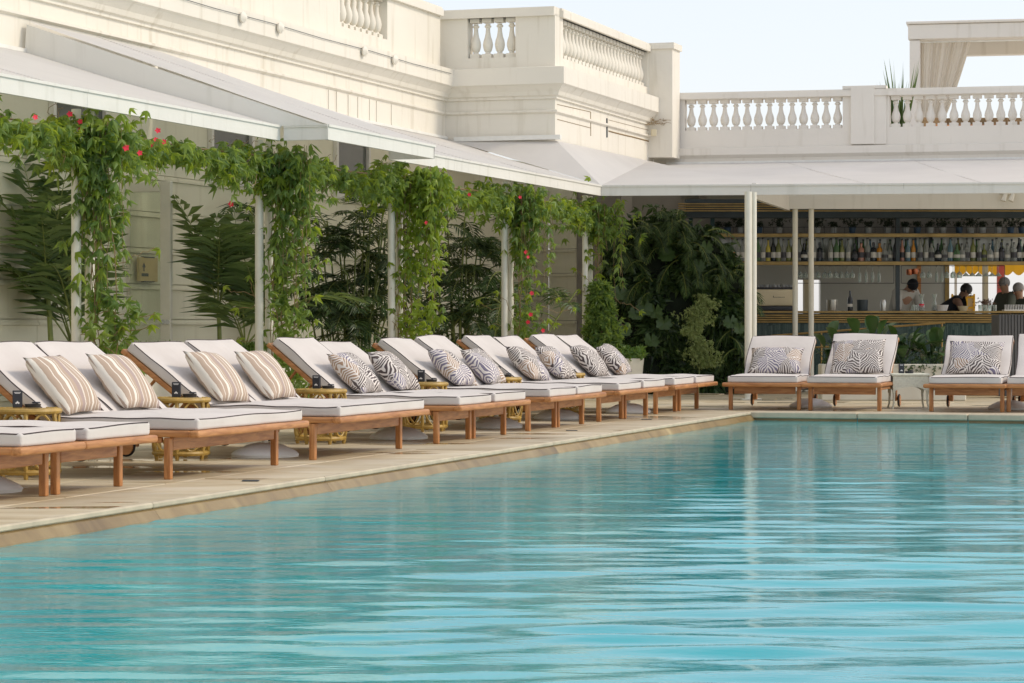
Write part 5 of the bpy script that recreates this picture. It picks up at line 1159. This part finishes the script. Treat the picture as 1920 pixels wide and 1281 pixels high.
# pots on the top shelf
def potted(px, kind, pot, lab):
    t = thing('shelf_plant', lab, 'potted plant', C(px, 36.82, 2.231), 0); mb = MB(); mb.lathe([(.0, 0), (.042, 0), (.055, .085), (.058, .095), (.05, .095), (.0, .08)], n=14); ob('pot', mb, pot, t, True)
    mb = MB(); tall = kind == 'tall'
    for i in range(60 if kind != 'tall' else 70):
        if tall: z = rv(.10, .27); s = .07*z/.12; cluster(mb, Vector((rnd.gauss(0, s*.7), rnd.gauss(0, .03), z)), rv(.03, .05), .2, 4)
        else: cluster(mb, Vector((rnd.gauss(0, .032), rnd.gauss(0, .025), rv(.09, .16))), rv(.025, .04), -.2, 4)
    if tall:
        for i in range(4): mb.tube([(0, 0, .09), (rv(-.06, .06), 0, .26)], .003, 4)
    ob('foliage', mb, V_dark, t, kind='stuff')
pp = [(1345, 'bush', 'w'), (1364, 'bush', 'b'), (1388, 'tall', 'w'), (1423, 'bush', 'b'), (1460, 'tall', 'w'), (1532, 'tall', 'w'), (1563, 'bush', 'w'), (1598, 'tall', 'b'), (1628, 'bush', 'w'), (1664, 'tall', 'w'), (1698, 'bush', 'w'), (1720, 'bush', 'b'), (1744, 'bush', 'w'), (1768, 'tall', 'w'), (1798, 'bush', 'b'), (1820, 'tall', 'w'), (1842, 'bush', 'w'), (1871, 'bush', 'w'), (1895, 'tall', 'b'), (1916, 'bush', 'b')]
seqn = ['first', 'second', 'third', 'fourth', 'fifth', 'sixth', 'seventh', 'eighth', 'ninth', 'tenth', 'eleventh', 'twelfth', 'thirteenth', 'fourteenth', 'fifteenth', 'sixteenth', 'seventeenth', 'eighteenth', 'nineteenth', 'last']
for i, (px, kd, pc) in enumerate(pp): potted(px, kd, M_whitepot if pc == 'w' else M_bluepot, '%s plant in %s pot, %s from left on the top bar shelf' % ({'bush': 'low bushy', 'tall': 'tall branching'}[kd], {'w': 'white', 'b': 'blue'}[pc], seqn[i]))
# counter things
def at(px, Y=36.5, z=1.116): return C(px, Y, z)
cm = thing('coffee_machine', 'wide cream and black espresso machine with cups stacked on top', 'coffee machine', at(1453, 36.65)); 
mb = MB(); mb.rbox((0, 0, .19), (.29, .16, .12), .025, 3, 0); ob('body', mb, M_paper, cm, True)
mb = MB(); mb.rbox((0, 0, .035), (.30, .16, .034), .01, 2); ob('drip_tray', mb, M_black, cm, True)
mb = MB(); mb.rbox((0, 0, .325), (.29, .16, .012), .006, 2); ob('cup_tray', mb, M_black, cm, True)
for i in range(10):
    for (dx, w) in ((-.012+.017*i, .010),): mb = MB(); mb.box(-.0+dx-.03, -.03+dx+w, -.1615, -.160, .19, .20 if i else .215); ob('printed_letter', mb, M_dark, cm)
for i in range(9): mb = MB(); mb.lathe([(.0, .338), (.022, .338), (.034, .375), (.031, .375), (.0, .345)], (-.24+.06*i, (i % 2)*.04-.02, 0), 12); ob('cup', mb, M_whitepot, cm, True)
def lath(name, lab, cat, px, prof, m, Y=36.5, sub=None, group=None):
    t = thing(name, lab, cat, at(px, Y), 0, group); mb = MB(); mb.lathe(prof, n=16); ob('body', mb, m, t, True)
    if sub: mb = MB(); mb.lathe(sub[0], n=16); ob(sub[2], mb, sub[1], t, True)
    return t
car = [(.0, 0), (.04, .0), (.045, .05), (.02, .14), (.018, .16), (.042, .24), (.039, .24), (.015, .16), (.017, .14), (.04, .05), (.0, .01)]
lath('carafe', 'hourglass glass carafe with red flower tied to it on the bar', 'carafe', 1728, car, M_glass, sub=([(.03, .07), (.038, .05), (.036, .10), (.0, .10)], M_flower, 'red_ribbon'))
lath('carafe', 'hourglass glass carafe with dark drink left of the white bowl', 'carafe', 1752, car, M_glass, sub=([(.0, .01), (.038, .012), (.036, .06), (.0, .09)], M_dark, 'drink'))
lath('bowl', 'white oval bowl on the bar in front of the leaning man', 'bowl', 1766, [(.0, 0), (.07, .0), (.095, .08), (.098, .085), (.088, .08), (.0, .02)], M_white, sub=([(.0, .075), (.088, .078), (.0, .082)], M_soil, 'contents'))
lath('bowl', 'cream bowl of limes on the bar right of the leaning man', 'bowl', 1806, [(.0, 0), (.05, .0), (.08, .07), (.072, .07), (.0, .02)], M_paper)
lath('wine_bottle', 'dark wine bottle with pale label standing on the counter', 'bottle', 1594, [(.0, 0), (.036, 0), (.038, .02), (.038, .17), (.015, .22), (.014, .29), (.0, .29)], BC['dark'], sub=([(.0385, .06), (.0385, .10)], M_lab['white'], 'label_band'))
for i, px in enumerate((1560, 1617, 1656)):
    lath('ice_bucket' if i == 1 else 'blender_jug', ['clear appliance jug on the counter left of wine bottle', 'steel bucket right of the dark wine bottle', 'small steel shaker near the white shirted bartender'][i], 'jug', px, [(.0, 0), (.07, 0), (.075, .02), (.08, .16), (.074, .16), (.0, .03)] if i < 2 else [(.0, 0), (.035, 0), (.045, .11), (.03, .16), (.0, .17)], (M_steel, M_dark, M_steel)[i])
for i in range(7): lath('tumbler', 'short glass tumbler standing in the cluster on the bar top', 'glass', 1712+i*3.4 if i < 3 else 1838+(i-3)*9, [(.0, 0), (.025, 0), (.030, .085), (.027, .085), (.0, .01)], M_glass, Y=36.42+.02*(i % 3), group='tumblers on the bar top')
r5 = thing('glass_crate', 'low rack of upturned small glasses at right end of the bar', 'rack', at(1903, 36.6))
mb = MB(); mb.box(-.17, .17, -.1, .1, 0, .02); ob('tray', mb, M_metalw, r5)
for i in range(9): mb = MB(); mb.lathe([(.0, .02), (.014, .02), (.018, .09), (.0, .09)], (-.15+.037*i, -.07, 0), 10); ob('cup', mb, M_whitepot, r5, True)
fl = thing('flower_arrangement', 'low bunch of brownish dried flowers in glass on the bar', 'flowers', at(1848, 36.7)); mb = MB(); mb.lathe([(.0, 0), (.03, 0), (.035, .06), (.0, .06)], n=12); ob('vase', mb, M_glass, fl, True); mb = MB()
for i in range(90): cluster(mb, Vector((rnd.gauss(0, .06), rnd.gauss(0, .04), .12+rnd.gauss(0, .02))), .03, .0, 4)
ob('foliage', mb, leafmat('dried_leaf', (.10, .06, .05), (.2, .12, .09), .2), fl, kind='stuff')
# small spot lights under the awning, right
sp = thing('spotlight_bracket', 'pair of white spotlights under the awning at the right', 'spotlight', C(1895, 35.2, 2.66))
for dx in (-.07, .03): mb = MB(); mb.tube([(dx, 0, .06), (dx-.035, -.02, -.04)], [.03, .036], 12); ob('lamp_head', mb, M_metalw, sp, True)
mb = MB(); mb.box(-.12, .1, -.02, .14, .06, .08); ob('bracket', mb, M_metalw, sp)
# ------------------------------------------------------------------ people
def skinned(name, J, E, m, parent, lvl=2):
    me = bpy.data.meshes.new(name); keys = list(J); me.from_pydata([J[k][0] for k in keys], [(keys.index(a), keys.index(b)) for a, b in E], []); me.materials.append(m)
    o = bpy.data.objects.new(name, me); COL.objects.link(o); o.parent = parent
    sk = o.modifiers.new('skin', 'SKIN'); sk.use_smooth_shade = True
    lay = me.skin_vertices[0] if me.skin_vertices else None
    if lay is None:
        bpy.context.view_layer.objects.active = o
        return o
    for i, k in enumerate(keys):
        lay.data[i].radius = J[k][1] if isinstance(J[k][1], tuple) else (J[k][1], J[k][1]); lay.data[i].use_root = (i == 0)
    s_ = o.modifiers.new('sub', 'SUBSURF'); s_.levels = lvl; s_.render_levels = lvl
    return o
def addskin(me):
    import bmesh
    bm = bmesh.new(); bm.from_mesh(me); bm.verts.layers.skin.verify(); bm.to_mesh(me); bm.free()
def skinned2(name, J, E, m, parent, lvl=2):
    me = bpy.data.meshes.new(name); keys = list(J)
    import bmesh
    bm = bmesh.new(); sk = bm.verts.layers.skin.verify(); vs = []
    for i, k in enumerate(keys):
        v = bm.verts.new(J[k][0]); r_ = J[k][1]; v[sk].radius = r_ if isinstance(r_, tuple) else (r_, r_); v[sk].use_root = (i == 0); vs.append(v)
    for a, b in E: bm.edges.new((vs[keys.index(a)], vs[keys.index(b)]))
    bm.to_mesh(me); bm.free(); me.materials.append(m)
    o = bpy.data.objects.new(name, me); COL.objects.link(o); o.parent = parent
    s0 = o.modifiers.new('skin', 'SKIN'); s0.use_smooth_shade = True; s1 = o.modifiers.new('sub', 'SUBSURF'); s1.levels = lvl; s1.render_levels = lvl; return o
def person(label, loc, rz, lean_, seated, skin, top, trousers, hair, cap=None, headtilt=.2, arms=(.3, .5), wideshirt=True):
    """local +x = facing direction; lean_ = forward lean of trunk in radians"""
    t = thing('person', label, 'person', loc, rz); hipz = .93 if not seated else .62
    P = Vector((0, 0, hipz)); ax = Vector((math.sin(lean_), 0, math.cos(lean_)))
    ch = P+ax*.34; nk = P+ax*.48; ax2 = Vector((math.sin(lean_+headtilt), 0, math.cos(lean_+headtilt))); hd0 = nk+ax2*.05; hd = nk+ax2*.135
    J = {'pel': (P, .125), 'wst': (P+ax*.16, (.13, .105)), 'ch': (ch, (.15, .115)), 'nk': (nk, .052), 'hd0': (hd0, .055), 'hd': (hd, .078), 'hd2': (hd+ax2*.07, .064)}
    E = [('pel', 'wst'), ('wst', 'ch'), ('ch', 'nk'), ('nk', 'hd0'), ('hd0', 'hd'), ('hd', 'hd2')]
    for s, nm_ in ((1, 'l'), (-1, 'r')):
        sh_ = ch+ax*.10+Vector((0, s*.17, 0)); el = sh_+Vector((arms[0]*.30, s*.05, -.27)); wr = el+Vector((.20*arms[1]*2, -s*.04, -.10)); hn = wr+Vector((.07, -s*.01, -.02))
        J.update({'sh'+nm_: (sh_, .056), 'el'+nm_: (el, .042), 'wr'+nm_: (wr, .028), 'hn'+nm_: (hn, .036)}); E += [('ch', 'sh'+nm_), ('sh'+nm_, 'el'+nm_), ('el'+nm_, 'wr'+nm_), ('wr'+nm_, 'hn'+nm_)]
        for q, (fx, fy, ln) in enumerate(((.07, -.022, .9), (.08, -.007, 1), (.078, .008, 1), (.068, .022, .85), (.03, .045*-s, .8))):
            J['f%d%s' % (q, nm_)] = (hn+Vector((fx*ln, fy, -.02)), .0085); E.append(('hn'+nm_, 'f%d%s' % (q, nm_)))
        if seated: kn = P+Vector((.42, s*.1, -.02)); fo = kn+Vector((.02, 0, -.44))
        else: kn = P+Vector((.02, s*.10, -.45)); fo = kn+Vector((-.02, 0, -.42))
        J.update({'hp'+nm_: (P+Vector((0, s*.09, -.06)), .09), 'kn'+nm_: (kn, .058), 'an'+nm_: (fo, .04), 'to'+nm_: (fo+Vector((.15, 0, -.03)), .035)})
        E += [('pel', 'hp'+nm_), ('hp'+nm_, 'kn'+nm_), ('kn'+nm_, 'an'+nm_), ('an'+nm_, 'to'+nm_)]
    skinned2('body', J, E, skin, t)
    grow = .03
    def sub(keys, edges, m, name, g=grow, cut=None):
        JJ = {k: (J[k][0] if not cut or k not in cut else cut[k], tuple(a+g for a in (J[k][1] if isinstance(J[k][1], tuple) else (J[k][1], J[k][1])))) for k in keys}
        return skinned2(name, JJ, edges, m, t)
    J['col'] = (ch+ax*.13, .05); ks = ['pel', 'wst', 'ch', 'shl', 'ell', 'shr', 'elr', 'col']
    sub(ks, [('pel', 'wst'), ('wst', 'ch'), ('ch', 'shl'), ('shl', 'ell'), ('ch', 'shr'), ('shr', 'elr'), ('ch', 'col')], top, 'shirt')
    sub(['pel', 'hpl', 'knl', 'anl', 'hpr', 'knr', 'anr'], [('pel', 'hpl'), ('hpl', 'knl'), ('knl', 'anl'), ('pel', 'hpr'), ('hpr', 'knr'), ('knr', 'anr')], trousers, 'trousers', .014)
    mb = MB(); hc = hd+ax2*.045-Vector((.018, 0, 0)); mb.sph(hc, .092, 14, 9, (1, .88, .95)); o = ob('cap' if cap else 'hair', mb, cap or hair, t, True)
    fwd = Vector((math.cos(lean_+headtilt), 0, -math.sin(lean_+headtilt)))
    mb = MB(); mb.sph(hd+fwd*.092-ax2*.005, .014, 8, 5); ob('nose', mb, skin, t, True)
    for s in (-1, 1): mb = MB(); mb.sph(hd+fwd*.083+Vector((0, s*.03, 0))+ax2*.022, .009, 8, 5); ob('eye', mb, M_black, t, True); mb = MB(); mb.sph(hd+Vector((0, s*.083, 0)), .018, 8, 5, (.8, .4, 1.2)); ob('ear', mb, skin, t, True)
    mb = MB(); mb.sph(hd+fwd*.080-ax2*.035, .014, 8, 5, (.5, 1.4, .4)); ob('mouth', mb, M_redp, t, True)
    return t
person('person in white shirt and dark cap bending over the counter behind the upright', C(1678, 37.55, .10), R(-62), R(38), False, M_skin, M_shirt, M_navy, M_hair, cap=M_blk, headtilt=.35)
person('person in black clothes leaning right over the bar, seen in profile', C(1752, 37.6, .06), R(-8), R(50), False, M_skind, M_blk, M_navy, M_hair, headtilt=-.2)
person('person with short grey hair in dark top seated beyond the bar', C(1890, 38.6, .28), R(200), R(4), True, M_skin, M_olive, M_blk, M_hairg)
person('person in dark top seated at the right edge beyond the bar', C(1917, 38.5, .20), R(215), R(6), True, M_skin, M_olive, M_blk, M_hairg)
for i, (px, Y) in enumerate(((1890, 38.6), (1917, 38.5))):
    st_ = thing('bar_stool', ['tall dark stool under the grey haired person', 'tall dark stool under the person at the right edge'][i], 'stool', C(px, Y)); mb = MB(); mb.lathe([(.0, (.76-.08*i)), (.17, (.76-.08*i)), (.17, (.80-.08*i)), (.0, (.80-.08*i))], n=18); ob('seat', mb, M_dark, st_, True)
    for a in range(4): mb = MB(); mb.tube([(.12*math.cos(a*PI/2+.7), .12*math.sin(a*PI/2+.7), (.76-.08*i)), (.2*math.cos(a*PI/2+.7), .2*math.sin(a*PI/2+.7), 0)], .014, 6); ob('leg', mb, M_dark, st_, True)
